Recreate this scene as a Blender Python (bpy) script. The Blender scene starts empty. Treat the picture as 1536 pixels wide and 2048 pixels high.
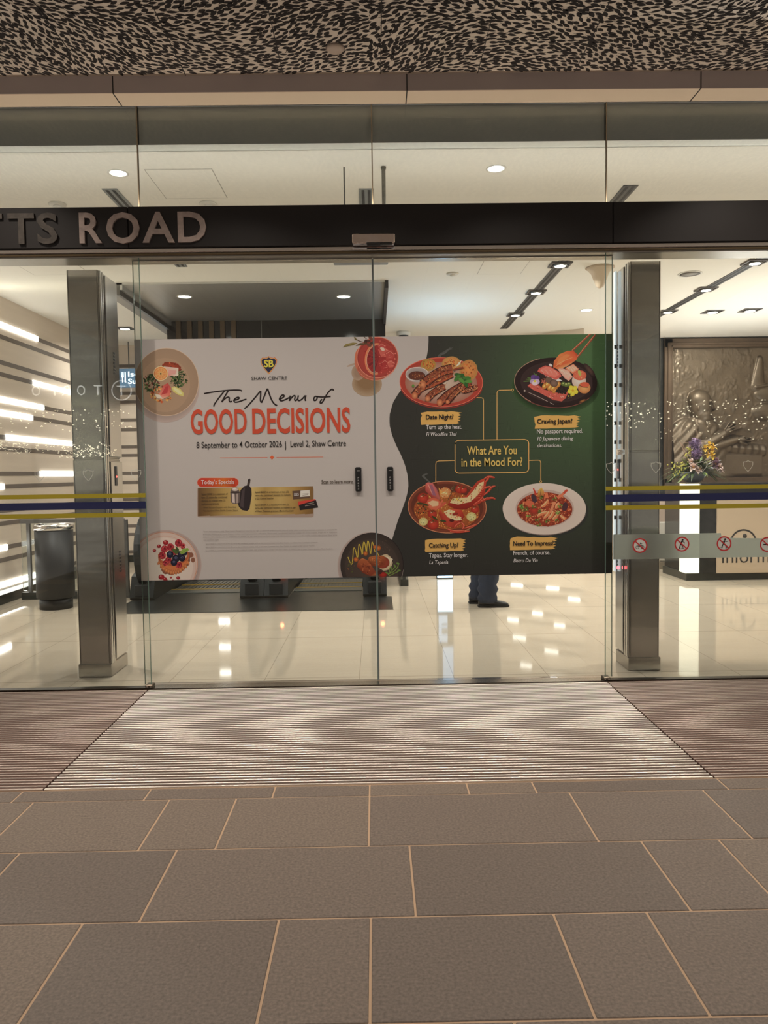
import bpy, math, random
import numpy as np
from mathutils import Vector, Matrix

sc = bpy.context.scene
COL = sc.collection
PI = math.pi

# ------------------------------------------------------------------ camera
CAM_LOC = np.array([0.0, -4.67, 1.30])
FPX = 1530.0
PITCH, YAW, ROLL = math.radians(2.92), math.radians(0.63), math.radians(-0.80)

def cam_matrix(p, y, r):
    cy, sy, cp, sp, cr, sr = math.cos(y), math.sin(y), math.cos(p), math.sin(p), math.cos(r), math.sin(r)
    B = np.array([[1, 0, 0], [0, 0, -1], [0, 1, 0.]])
    Ry = np.array([[cy, 0, -sy], [0, 1, 0], [sy, 0, cy]])
    Rp = np.array([[1, 0, 0], [0, cp, -sp], [0, sp, cp]])
    Rr = np.array([[cr, -sr, 0], [sr, cr, 0], [0, 0, 1]])
    return Rr @ Rp @ Ry @ B
RM = cam_matrix(PITCH, YAW, ROLL)
cam_data = bpy.data.cameras.new('camera')
cam = bpy.data.objects.new('camera', cam_data)
COL.objects.link(cam)
cam_data.sensor_fit = 'HORIZONTAL'
cam_data.sensor_width = 36.0
cam_data.lens = 36.0 * FPX / 1536.0
cam_data.clip_start = 0.05
right, down, fwd = RM[0], RM[1], RM[2]
m4 = Matrix(((right[0], -down[0], -fwd[0], CAM_LOC[0]), (right[1], -down[1], -fwd[1], CAM_LOC[1]),
             (right[2], -down[2], -fwd[2], CAM_LOC[2]), (0, 0, 0, 1)))
cam.matrix_world = m4
sc.camera = cam

def at(px, py, Y):
    """a measured photo position taken to the upright plane y = Y -> (x, z)"""
    r = RM.T @ np.array([(px - 768) / FPX, (py - 1024) / FPX, 1.0])
    p = CAM_LOC + r * ((Y - CAM_LOC[1]) / r[1])
    return float(p[0]), float(p[2])

# ------------------------------------------------------------------ view, world, lights
sc.view_settings.view_transform = 'Standard'
sc.view_settings.look = 'None'
sc.view_settings.gamma = 1.0
sc.view_settings.use_curve_mapping = False
sc.view_settings.exposure = 0.0
try:
    sc.cycles.use_denoising = True
    sc.cycles.max_bounces = 10
    sc.cycles.transparent_max_bounces = 24
    sc.cycles.glossy_bounces = 5
    sc.cycles.diffuse_bounces = 5
    sc.cycles.sample_clamp_indirect = 6.0
    sc.cycles.caustics_reflective = False
    sc.cycles.caustics_refractive = False
except Exception:
    pass
wd = bpy.data.worlds.new('night_street')
sc.world = wd
wd.use_nodes = True
wn = wd.node_tree.nodes
wn['Background'].inputs[0].default_value = (1.0, 0.86, 0.74, 1)
wn['Background'].inputs[1].default_value = 0.31
_nt = wd.node_tree
_tc = wn.new('ShaderNodeTexCoord'); _sp = wn.new('ShaderNodeSeparateXYZ'); _rp = wn.new('ShaderNodeValToRGB')
_nt.links.new(_tc.outputs['Generated'], _sp.inputs[0]); _nt.links.new(_sp.outputs[2], _rp.inputs[0]); _nt.links.new(_rp.outputs[0], wn['Background'].inputs[0])
_els = ((0.0, (1.25, 1.1, 1.0)), (.05, (1.15, 1.03, .93)), (.10, (.45, .42, .38)), (.17, (.9, .85, .75)), (.22, (1.3, 1.2, 1.05)), (.30, (.5, .45, .4)), (1.0, (.35, .32, .3)))
for _i, (_p, _c) in enumerate(_els):
    _e = _rp.color_ramp.elements[_i] if _i < 2 else _rp.color_ramp.elements.new(_p)
    _e.position = _p; _e.color = (*_c, 1)

def lamp(name, kind, loc, power, col, size=0.2, aim=(0, 0, -1), spread=None, spot=None, parent=None, sy=None):
    d = bpy.data.lights.new(name, kind)
    d.energy = power
    d.color = col
    if kind == 'AREA':
        d.shape = 'DISK' if sy is None else 'RECTANGLE'
        d.size = size
        if sy is not None: d.size_y = sy
        if spread: d.spread = spread
    elif kind == 'SPOT':
        d.spot_size = spot or 1.2
        d.spot_blend = 0.8
        d.shadow_soft_size = size
    else:
        d.shadow_soft_size = size
    o = bpy.data.objects.new(name, d)
    COL.objects.link(o)
    o.location = loc
    o.rotation_euler = Vector(aim).to_track_quat('-Z', 'Y').to_euler()
    return o
WARM = (1.0, 0.88, 0.76)
CREAM = (1.0, 0.955, 0.89)
COOL = (0.72, 0.86, 1.0)
# warm downlights in the leaf ceiling over the entrance mat and the pavement
for x, y, p in ((-2.35, -0.85, 17), (2.35, -0.85, 17), (-0.9, -1.15, 12), (0.9, -1.15, 12), (0, -1.2, 6), (-1.6, -2.8, 6.5), (1.6, -2.8, 6), (-1.2, -5.4, 6), (1.2, -5.4, 6)):
    lamp('canopy_downlight_beam', 'AREA', (x, y, 3.56), p, WARM, 0.16, spread=1.95)
# lobby downlights
IN_P = 17
for x, y, p in ((-1.649, .451, .6), (.821, .436, .6), (1.806, 2.766, 1), (1.808, 3.88, 1), (1.795, 5.077, 1), (3.68, 2.753, 1), (3.68, 3.83, 1), (3.73, 5.0, .8),
                (-3.0, 1.6, 1.7), (-3.3, 5.69, 1.2), (-1.3, 2.2, 1.1), (0.3, 2.2, 1.0), (3.0, 1.0, .8), (5.3, 2.5, 1), (5.3, 4.6, .8), (-.4, 6.2, .5), (2.65, 4.886, .6)):
    lamp('lobby_downlight_beam', 'AREA', (x, y, 3.24), IN_P * p, CREAM, 0.14, spread=2.7)
# cove washing the lobby ceiling above the striped wall
lamp('cove_beam', 'AREA', (-3.92, 3.4, 3.12), 5, (1.0, .93, .74), .06, aim=(0.35, 0, 1), sy=5.5)
# added unseen fill lamps by counter, totem and right wall, to brighten the ceiling
lamp('counter_fill_wash', 'AREA', (5.3, 5.0, 1.02), 100, (1.0, .98, .95), 1.8, aim=(-.2, -.45, 1), sy=.3)
lamp('totem_top_fill', 'AREA', (0.84, 4.66, 2.10), 10, (.42, .70, 1.0), .2, aim=(0.05, -.2, 1), sy=.12)
lamp('ceiling_fill_right', 'AREA', (6.75, 3.4, 3.0), 34, CREAM, .06, aim=(-.5, 0, 1), sy=5.5)
# unseen fill lamps added on the door beam, brightening soffit outside and ceiling inside
lamp('beam_top_fill_outside', 'AREA', (0, -.03, 2.90), 15, WARM, 9.0, aim=(0, -.02, 1), sy=.03)
lamp('beam_top_fill_inside', 'AREA', (0.5, .12, 2.90), 12, CREAM, 8.0, aim=(0, .9, 1), sy=.03)
# unseen spot added to rake light across the bronze relief
lamp('relief_fill_spot', 'SPOT', (4.45, 6.2, 3.22), 60, (1.0, .94, .84), .04, aim=(.75, .75, -1.0), spot=1.9)

# ------------------------------------------------------------------ helpers
def lin(c):
    c = c / 255.0
    return c / 12.92 if c <= 0.04045 else ((c + 0.055) / 1.055) ** 2.4
def L(r, g, b): return (lin(r), lin(g), lin(b))

MATS = {}
def mat(name, col, rough=0.5, metal=0.0, var=None, bump=None, emit=None, stretch=None, spec=None, coat=0):
    if name in MATS: return MATS[name]
    m = bpy.data.materials.new(name); m.use_nodes = True
    nt = m.node_tree; b = nt.nodes['Principled BSDF']
    b.inputs['Base Color'].default_value = (*col, 1)
    b.inputs['Roughness'].default_value = rough
    b.inputs['Metallic'].default_value = metal
    if spec is not None: b.inputs['Specular IOR Level'].default_value = spec
    if coat: b.inputs['Coat Weight'].default_value = coat; b.inputs['Coat Roughness'].default_value = .05
    if emit: b.inputs['Emission Color'].default_value = (*emit[0], 1); b.inputs['Emission Strength'].default_value = emit[1]
    if var or bump:
        tc = nt.nodes.new('ShaderNodeTexCoord'); mp = nt.nodes.new('ShaderNodeMapping')
        nt.links.new(tc.outputs['Object'], mp.inputs[0])
        if stretch: mp.inputs['Scale'].default_value = stretch
    if var:
        n = nt.nodes.new('ShaderNodeTexNoise'); n.inputs['Scale'].default_value = var[0]; n.inputs['Detail'].default_value = 5
        nt.links.new(mp.outputs[0], n.inputs['Vector'])
        r = nt.nodes.new('ShaderNodeMapRange'); r.inputs[1].default_value = .25; r.inputs[2].default_value = .75
        r.inputs[3].default_value = 1 - var[1]; r.inputs[4].default_value = 1 + var[1]
        nt.links.new(n.outputs[0], r.inputs[0])
        mx = nt.nodes.new('ShaderNodeVectorMath'); mx.operation = 'SCALE'; mx.inputs[0].default_value = col
        nt.links.new(r.outputs[0], mx.inputs['Scale']); nt.links.new(mx.outputs[0], b.inputs['Base Color'])
    if bump:
        n2 = nt.nodes.new('ShaderNodeTexNoise'); n2.inputs['Scale'].default_value = bump[0]; n2.inputs['Detail'].default_value = 3
        nt.links.new(mp.outputs[0], n2.inputs['Vector'])
        bp = nt.nodes.new('ShaderNodeBump'); bp.inputs['Strength'].default_value = bump[1]
        bp.inputs['Distance'].default_value = bump[2] if len(bump) > 2 else .01
        nt.links.new(n2.outputs[0], bp.inputs['Height']); nt.links.new(bp.outputs[0], b.inputs['Normal'])
    MATS[name] = m
    return m

def emat(name, col, strength):
    if name in MATS: return MATS[name]
    m = bpy.data.materials.new(name); m.use_nodes = True
    nt = m.node_tree; nt.nodes.remove(nt.nodes['Principled BSDF'])
    e = nt.nodes.new('ShaderNodeEmission'); e.inputs[0].default_value = (*col, 1); e.inputs[1].default_value = strength
    nt.links.new(e.outputs[0], nt.nodes['Material Output'].inputs[0])
    MATS[name] = m
    return m

def glass_mat(name, tint, ior=1.5, haze=0.0, hazecol=(.9, .95, .9)):
    m = bpy.data.materials.new(name); m.use_nodes = True
    nt = m.node_tree; nt.nodes.remove(nt.nodes['Principled BSDF'])
    tr = nt.nodes.new('ShaderNodeBsdfTransparent'); tr.inputs[0].default_value = (*tint, 1)
    gl = nt.nodes.new('ShaderNodeBsdfGlossy'); gl.inputs['Roughness'].default_value = 0.0
    fr = nt.nodes.new('ShaderNodeFresnel'); fr.inputs[0].default_value = ior
    mx = nt.nodes.new('ShaderNodeMixShader')
    nt.links.new(fr.outputs[0], mx.inputs[0])
    base = tr
    if haze:
        df = nt.nodes.new('ShaderNodeBsdfDiffuse'); df.inputs[0].default_value = (*hazecol, 1)
        tl = nt.nodes.new('ShaderNodeBsdfTranslucent'); tl.inputs[0].default_value = (*hazecol, 1)
        ad = nt.nodes.new('ShaderNodeMixShader'); ad.inputs[0].default_value = .78
        nt.links.new(df.outputs[0], ad.inputs[1]); nt.links.new(tl.outputs[0], ad.inputs[2])
        m2 = nt.nodes.new('ShaderNodeMixShader'); m2.inputs[0].default_value = haze
        nt.links.new(tr.outputs[0], m2.inputs[1]); nt.links.new(ad.outputs[0], m2.inputs[2])
        base = m2
    nt.links.new(base.outputs[0], mx.inputs[1]); nt.links.new(gl.outputs[0], mx.inputs[2])
    nt.links.new(mx.outputs[0], nt.nodes['Material Output'].inputs[0])
    MATS[name] = m
    return m

def attr_mat(name, rough=.5):
    m = bpy.data.materials.new(name); m.use_nodes = True
    nt = m.node_tree; b = nt.nodes['Principled BSDF']; b.inputs['Roughness'].default_value = rough
    b.inputs['Specular IOR Level'].default_value = .3
    a = nt.nodes.new('ShaderNodeAttribute'); a.attribute_name = 'ink'
    nt.links.new(a.outputs['Color'], b.inputs['Base Color'])
    MATS[name] = m
    return m

class MB:
    def __init__(s): s.v = []; s.f = []; s.mi = []; s.cur = 0; s.sm = []; s.smooth = False
    def add(s, vs, fs, mi=None, smooth=None):
        o = len(s.v); s.v += [tuple(map(float, v)) for v in vs]
        for f in fs:
            s.f.append(tuple(i + o for i in f)); s.mi.append(s.cur if mi is None else mi)
            s.sm.append(s.smooth if smooth is None else smooth)
        return s
    def box(s, x0, x1, y0, y1, z0, z1, mi=None):
        v = [(x0, y0, z0), (x1, y0, z0), (x1, y1, z0), (x0, y1, z0), (x0, y0, z1), (x1, y0, z1), (x1, y1, z1), (x0, y1, z1)]
        return s.add(v, [(0, 3, 2, 1), (4, 5, 6, 7), (0, 1, 5, 4), (1, 2, 6, 5), (2, 3, 7, 6), (3, 0, 4, 7)], mi, False)
    def bbox(s, x0, x1, y0, y1, z0, z1, b=.004, mi=None):
        """box with bevelled edges"""
        bx, by, bz = [min(b, abs(d) * .45) for d in (x1 - x0, y1 - y0, z1 - z0)]
        pts = []
        for sx, X, ex in ((0, x0, bx), (1, x1, -bx)):
            for sy, Y, ey in ((0, y0, by), (1, y1, -by)):
                for sz, Z, ez in ((0, z0, bz), (1, z1, -bz)):
                    pts += [(X, Y + ey, Z + ez), (X + ex, Y, Z + ez), (X + ex, Y + ey, Z)]
        import bmesh
        bm = bmesh.new()
        vs = [bm.verts.new(p) for p in pts]
        r = bmesh.ops.convex_hull(bm, input=vs)
        bm.verts.index_update()
        idx = {v: i for i, v in enumerate(bm.verts)}
        s.add([v.co[:] for v in bm.verts], [tuple(idx[v] for v in f.verts) for f in bm.faces], mi, False)
        bm.free()
        return s
    def lathe(s, prof, c=(0, 0, 0), n=32, mi=None, smooth=True, sx=1, sy=1, axis='z', close=True):
        vs = []; fs = []
        for r, h in prof:
            for k in range(n):
                a = 2 * PI * k / n
                p = (r * math.cos(a) * sx, r * math.sin(a) * sy, h)
                if axis == 'y': p = (p[0], h, p[1])
                if axis == 'x': p = (h, p[0], p[1])
                vs.append((c[0] + p[0], c[1] + p[1], c[2] + p[2]))
        m = len(prof)
        for i in range(m - 1):
            for k in range(n):
                a, b = i * n + k, i * n + (k + 1) % n
                fs.append((a, b, b + n, a + n))
        if close:
            if prof[0][0] > 1e-6: fs.append(tuple(range(n))[::-1])
            if prof[-1][0] > 1e-6: fs.append(tuple((m - 1) * n + k for k in range(n)))
        return s.add(vs, fs, mi, smooth)
    def cyl(s, c, r, h, n=24, axis='z', mi=None, r2=None):
        return s.lathe([(r, 0), (r if r2 is None else r2, h)], c, n, mi, False, axis=axis)
    def ball(s, c, r, n=12, m=8, sc3=(1, 1, 1), mi=None):
        vs = []; fs = []
        for i in range(m + 1):
            t = PI * i / m
            for k in range(n):
                a = 2 * PI * k / n
                vs.append((c[0] + r * sc3[0] * math.sin(t) * math.cos(a), c[1] + r * sc3[1] * math.sin(t) * math.sin(a), c[2] + r * sc3[2] * math.cos(t)))
        for i in range(m):
            for k in range(n):
                a, b = i * n + k, i * n + (k + 1) % n
                fs.append((a, a + n, b + n, b))
        return s.add(vs, fs, mi, True)
    def tube(s, pts, r, n=10, mi=None, radii=None, caps=True):
        pts = [Vector(p) for p in pts]; vs = []; fs = []
        up = Vector((0, 0, 1))
        for i, p in enumerate(pts):
            d = (pts[min(i + 1, len(pts) - 1)] - pts[max(i - 1, 0)]).normalized()
            u = d.cross(up)
            if u.length < 1e-3: u = d.cross(Vector((1, 0, 0)))
            u.normalize(); w = u.cross(d)
            rr = radii[i] if radii else r
            for k in range(n):
                a = 2 * PI * k / n
                vs.append(p + u * rr * math.cos(a) + w * rr * math.sin(a))
        for i in range(len(pts) - 1):
            for k in range(n):
                a, b = i * n + k, i * n + (k + 1) % n
                fs.append((a, b, b + n, a + n))
        if caps: fs.append(tuple(range(n))[::-1]); fs.append(tuple((len(pts) - 1) * n + k for k in range(n)))
        return s.add(vs, fs, mi, True)
    def loft(s, rings, mi=None, caps=True, smooth=True):
        n = len(rings[0]); vs = [p for r in rings for p in r]; fs = []
        for i in range(len(rings) - 1):
            for k in range(n):
                a, b = i * n + k, i * n + (k + 1) % n
                fs.append((a, b, b + n, a + n))
        if caps: fs.append(tuple(range(n))[::-1]); fs.append(tuple((len(rings) - 1) * n + k for k in range(n)))
        return s.add(vs, fs, mi, smooth)
    def sweep(s, path, prof, mi=None, closed=False):
        """profile rectangle/polygon (x offset, normal offset) swept along a path in a YZ plane"""
        rings = []
        for i, p in enumerate(path):
            a = Vector(path[max(i - 1, 0)]); b = Vector(path[min(i + 1, len(path) - 1)])
            d = (b - a).normalized(); nrm = Vector((0, -d.z, d.y))
            rings.append([(p[0] + u, p[1] + nrm.y * w, p[2] + nrm.z * w) for u, w in prof])
        return s.loft(rings, mi, True, False)
    def prism_y(s, pts, y0, y1, mi=None):
        """outline in xz extruded along y"""
        n = len(pts)
        vs = [(x, y0, z) for x, z in pts] + [(x, y1, z) for x, z in pts]
        fs = [tuple(range(n)), tuple(range(n, 2 * n))[::-1]] + [(i, i + n, (i + 1) % n + n, (i + 1) % n) for i in range(n)]
        return s.add(vs, fs, mi, False)
    def prism_x(s, pts, x0, x1, mi=None):
        n = len(pts)
        vs = [(x0, y, z) for y, z in pts] + [(x1, y, z) for y, z in pts]
        fs = [tuple(range(n)), tuple(range(n, 2 * n))[::-1]] + [(i, i + n, (i + 1) % n + n, (i + 1) % n) for i in range(n)]
        return s.add(vs, fs, mi, False)
    def build(s, name, mats, parent=None):
        me = bpy.data.meshes.new(name)
        me.from_pydata(s.v, [], s.f)
        if not isinstance(mats, (list, tuple)): mats = [mats]
        for m in mats: me.materials.append(m)
        me.polygons.foreach_set('material_index', s.mi)
        me.polygons.foreach_set('use_smooth', s.sm)
        me.update()
        o = bpy.data.objects.new(name, me)
        COL.objects.link(o)
        if parent is not None:
            o.parent = parent
            o.matrix_parent_inverse = Matrix.Translation(-Vector(parent.location)) if parent.parent is None else Matrix.Identity(4)
        return o

def tag(o, label, cat, group=None, kind=None):
    o['label'] = label; o['category'] = cat
    if group: o['group'] = group
    if kind: o['kind'] = kind
    return o
def thing(name, loc, label, cat, group=None):
    o = bpy.data.objects.new(name, None); COL.objects.link(o); o.location = loc
    o.empty_display_size = .1
    return tag(o, label, cat, group)
def struct(o, label=None):
    o['kind'] = 'structure'
    if label: o['label'] = label
    return o
def copy_thing(root, delta, label, group=None):
    r = root.copy(); COL.objects.link(r); r.location = Vector(root.location) + Vector(delta); r['label'] = label
    if group: r['group'] = group
    for ch in root.children:
        c = ch.copy(); COL.objects.link(c); c.parent = r
        for g in ch.children:
            d = g.copy(); COL.objects.link(d); d.parent = c
    return r

def text_geo(s, bold=0.0, res=3, shear=0.0):
    cu = bpy.data.curves.new('t', 'FONT'); cu.body = s; cu.size = 1; cu.offset = bold; cu.resolution_u = res; cu.shear = shear
    o = bpy.data.objects.new('t', cu); COL.objects.link(o)
    dg = bpy.context.evaluated_depsgraph_get()
    me = bpy.data.meshes.new_from_object(o.evaluated_get(dg))
    vs = [tuple(v.co) for v in me.vertices]; fs = [tuple(p.vertices) for p in me.polygons]
    bpy.data.objects.remove(o); bpy.data.curves.remove(cu); bpy.data.meshes.remove(me)
    return vs, fs
CAPH = 0.727
def text_xz(mb, s, x0, x1, z, cap, Y, bold=0.0, shear=0.0, mi=None, depth=0.0, flip=False):
    vs, fs = text_geo(s, bold, 3, shear)
    if not vs: return
    a = min(v[0] for v in vs); b = max(v[0] for v in vs)
    k = cap / CAPH; sx = (x1 - x0) / (b - a)
    def q(v, y): return (x0 + (v[0] - a) * sx, y, z + v[1] * k)
    if depth:
        n = len(vs); edges = {}
        for f in fs:
            for i in range(len(f)):
                e = (f[i], f[(i + 1) % len(f)]); edges[e] = edges.get(e, 0) + 1
        side = [(e[0], e[1]) for e in edges if (e[1], e[0]) not in edges]
        allv = [q(v, Y) for v in vs] + [q(v, Y + depth) for v in vs]
        mb.add(allv, list(fs) + [(e[1], e[0], e[0] + n, e[1] + n) for e in side], mi, False)
    else:
        mb.add([q(v, Y) for v in vs], fs, mi, False)
def text_px(mb, s, pxl, pxr, py, cap, Y, bold=0.0, shear=0.0, mi=None):
    x0, z0 = at(pxl, py, Y); x1, _ = at(pxr, py, Y)
    dpp = (Y - CAM_LOC[1]) / FPX
    text_xz(mb, s, x0, x1, z0, cap * dpp, Y, bold, shear, mi)

# ------------------------------------------------------------------ materials
STEEL = mat('brushed_steel', (.42, .40, .365), .20, 1.0, var=(6, .10), bump=(3, .45, .014), stretch=(.5, .5, 1.3))
STEEL_L = mat('bright_steel', (.72, .71, .69), .18, 1.0, bump=(4, .1, .005))
STEEL_D = mat('dark_steel', (.17, .17, .165), .30, .9, var=(9, .2))
MIRROR = mat('mirror_steel', (.70, .70, .68), .42, 1.0, bump=(2.2, .35, .03), stretch=(2.5, .2, .2))
HEAD = mat('dark_bronze_header', L(31, 27, 26), .42, .1, var=(4, .12))
BLACKP = mat('black_plastic', L(26, 26, 27), .35)
RUBBER = mat('black_rubber', L(40, 42, 43), .38)
WHITEP = mat('white_paint', L(226, 222, 214), .6)
CEIL = mat('ceiling_paint', L(240, 236, 226), .75)
GLASS = glass_mat('clear_glass', (.955, .975, .962), 1.45)
GLASS_E = mat('glass_edge_green', L(120, 150, 138), .15, spec=.6)
LED = emat('led_white', (1.0, .96, .90), 7.0)
LAMPW = emat('lamp_disc', (1.0, .95, .86), 22.0)
GOLDT = L(216, 166, 84)

# ------------------------------------------------------------------ pavement outside
PAV = mat('grey_granite_slab', L(122, 111, 102), .62, var=(110, .34), bump=(160, .35, .003))
GROUT = mat('beige_grout', L(196, 168, 140), .8)
rng = random.Random(4)
def slab_shade():
    k = rng.random()
    return 0 if k < .45 else (1 if k < .8 else 2)
pav = MB()
rows = [(-1.645, -1.535, [-4.2, -3.1, -2.1, -1.482, -.951, -.434, -.041, .363, .637, 1.417, 2.1, 2.9, 3.8, 4.8]),
        (-2.06, -1.645, [-4.2, -3.0, -2.2, -1.39, -.846, -.577, -.041, .766, 1.309, 2.05, 2.9, 3.7, 4.8]),
        (-2.49, -2.06, [-4.2, -3.1, -2.0, -1.253, -.709, .101, .913, 1.186, 1.95, 2.8, 3.7, 4.8]),
        (-2.925, -2.49, [-4.2, -3.0, -2.1, -1.46, -.872, -.30, -.031, .505, .779, 1.5, 2.3, 3.2, 4.8]),
        (-3.36, -2.925, [-4.2, -2.9, -1.7, -1.1, -.25, .31, 1.1, 1.9, 2.7, 3.6, 4.8])]
y = -3.36
for k in range(12):
    rows.append((y - .433, y, [-4.2 + .81 * i + (.41 * (k % 2)) for i in range(12)])); y -= .433
g = .0035
for y0, y1, xs in rows:
    for xa, xb in zip(xs[:-1], xs[1:]):
        pav.bbox(xa + g, xb - g, y0 + g, y1 - g, -.03, 0, .002, slab_shade())
pav.box(-4.2, 4.9, -9.0, -1.53, -.05, -.0025, 3)
P2 = mat('grey_granite_slab_b', L(115, 105, 97), .60, var=(110, .34), bump=(160, .35, .003))
P3 = mat('grey_granite_slab_c', L(128, 116, 105), .64, var=(110, .34), bump=(160, .35, .003))
struct(pav.build('floor_outside', [PAV, P2, P3, GROUT]))

# ------------------------------------------------------------------ entrance mats
ALU = mat('mat_aluminium', (.80, .74, .68), .34, .85, var=(3, .10))
PILE = mat('mat_brown_pile', L(96, 78, 68), .95, var=(220, .35), bump=(400, .6, .004))
PILE2 = mat('mat_red_brown_pile', L(104, 80, 70), .95, var=(200, .35), bump=(400, .6, .004))
ALU2 = mat('mat_worn_aluminium', (.56, .47, .42), .42, .8, var=(3, .18))
def entrance_mat(x0, x1, label, pile, nearlip=-1.53, far=-.035):
    t = thing('entrance_mat', ((x0 + x1) / 2, -.78, 0), label, 'mat', 'ribbed entrance mats')
    pb = MB(); rb = MB()
    pb.box(x0 + .003, x1 - .003, nearlip, far, -.02, -.002)
    n = 50; pitch = (far - nearlip - .012) / n
    for k in range(n):
        y = nearlip + .006 + (k + .25) * pitch
        prof = [(y + .0048 * math.cos(a), -.0015 + .0042 * math.sin(a)) for a in (PI * q / 7 for q in range(8))]
        rb.add([(xx, yy, zz) for xx in (x0 + .002, x1 - .002) for yy, zz in prof], [(q, q + 1, q + 9, q + 8) for q in range(7)], None, True)
    rb.box(x0 + .002, x1 - .002, nearlip, nearlip + .008, -.01, .003)
    pb.build('carpet_strip', pile, t); rb.build('aluminium_rail', ALU if pile is PILE else ALU2, t)
entrance_mat(-1.40, 1.405, 'wide ribbed aluminium entrance mat in front of the two sliding doors', PILE)
entrance_mat(-4.2, -1.404, 'ribbed brown entrance mat left of the dark seam, under the left fixed glass', PILE2)
entrance_mat(1.409, 4.6, 'ribbed brown entrance mat right of the seam, under the right fixed glass', PILE2)

# ------------------------------------------------------------------ lobby floor, walls, ceiling
fl = bpy.data.materials.new('polished_cream_tile'); fl.use_nodes = True
nt = fl.node_tree; b = nt.nodes['Principled BSDF']; b.inputs['Roughness'].default_value = .055
b.inputs['Specular IOR Level'].default_value = .75
tc = nt.nodes.new('ShaderNodeTexCoord'); sx = nt.nodes.new('ShaderNodeSeparateXYZ'); nt.links.new(tc.outputs['Object'], sx.inputs[0])
def mathn(op, a, bb):
    n = nt.nodes.new('ShaderNodeMath'); n.operation = op
    for i, v in enumerate((a, bb)):
        if isinstance(v, (int, float)): n.inputs[i].default_value = v
        else: nt.links.new(v, n.inputs[i])
    return n.outputs[0]
def joint(out, off, size):
    f = mathn('FRACT', mathn('DIVIDE', mathn('ADD', out, 60 * size - off), size), 0)
    return mathn('LESS_THAN', f, .005)
jm = mathn('MAXIMUM', joint(sx.outputs[0], .48, .6), joint(sx.outputs[1], .16, 1.2))
nz = nt.nodes.new('ShaderNodeTexNoise'); nz.inputs['Scale'].default_value = 2.2; nz.inputs['Detail'].default_value = 6
mp = nt.nodes.new('ShaderNodeMapping'); mp.inputs['Scale'].default_value = (.6, 3, 1)
nt.links.new(tc.outputs['Object'], mp.inputs[0]); nt.links.new(mp.outputs[0], nz.inputs[0])
cr = nt.nodes.new('ShaderNodeMix'); cr.data_type = 'RGBA'
cr.inputs[6].default_value = (*L(206, 192, 172), 1); cr.inputs[7].default_value = (*L(217, 204, 184), 1)
nt.links.new(nz.outputs[0], cr.inputs[0])
cj = nt.nodes.new('ShaderNodeMix'); cj.data_type = 'RGBA'
nt.links.new(jm, cj.inputs[0]); nt.links.new(cr.outputs[2], cj.inputs[6]); cj.inputs[7].default_value = (*L(150, 138, 122), 1)
nt.links.new(cj.outputs[2], b.inputs['Base Color'])
FLOOR = fl
f = MB()
f.box(-4.05, 6.9, -.03, 4.02, -.06, 0); f.box(-4.05, -2.45, 4.02, 7.05, -.06, 0); f.box(.05, 6.9, 4.02, 7.05, -.06, 0)
struct(f.build('floor', FLOOR))
# pit the escalators run down into
pit = MB(); PITM = mat('escalator_pit_paint', L(96, 98, 98), .7)
pit.box(-2.45, .05, 7.05, 7.15, -3.2, -.06); pit.box(-2.55, -2.45, 4.02, 7.05, -3.2, -.06); pit.box(.05, .15, 4.02, 7.05, -3.2, -.06); pit.box(-2.55, .15, 4.0, 7.1, -3.3, -3.2)
struct(pit.build('wall_pit', PITM))
c = MB(); c.box(-4.15, 7.0, .12, 7.15, 3.28, 3.38); struct(c.build('ceiling', CEIL))
PANEL = mat('cream_wood_panel', L(226, 211, 194), .42, var=(1.2, .05), stretch=(1, 1, 14))
GROOVE = mat('grey_brown_groove', L(112, 100, 90), .5)
SKIRT = mat('dark_stone_skirting', L(52, 54, 50), .3, var=(8, .25))
STRIPS = [2.97, 2.84, 2.56, 2.43, 2.156, 2.01, 1.75, 1.62, 1.35, 1.21, .95, .81, .546, .415, .15]
w = MB(); w.box(-4.15, -4.05, -.03, 7.05, 0, 3.28)
for z in STRIPS: w.box(-4.052, -4.047, -.03, 7.05, z - .024, z + .024, 1)
struct(w.build('wall_left', [PANEL, GROOVE]))
w = MB(); w.box(-4.15, 7.0, 7.05, 7.15, 0, 3.28)
for z in STRIPS: w.box(-4.05, -2.2, 7.047, 7.052, z - .024, z + .024, 1)
struct(w.build('wall_back', [PANEL, GROOVE]))
w = MB(); w.box(6.9, 7.0, -.03, 7.05, 0, 3.28); struct(w.build('wall_right', mat('beige_wall', L(205, 192, 176), .6)))
w = MB(); w.box(-4.05, -3.86, -.0, 6.98, 0, .10); struct(w.build('baseboard_left', SKIRT))
w = MB(); w.box(-3.86, -2.5, 6.97, 7.05, 0, .10); struct(w.build('baseboard_back', SKIRT))

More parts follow.
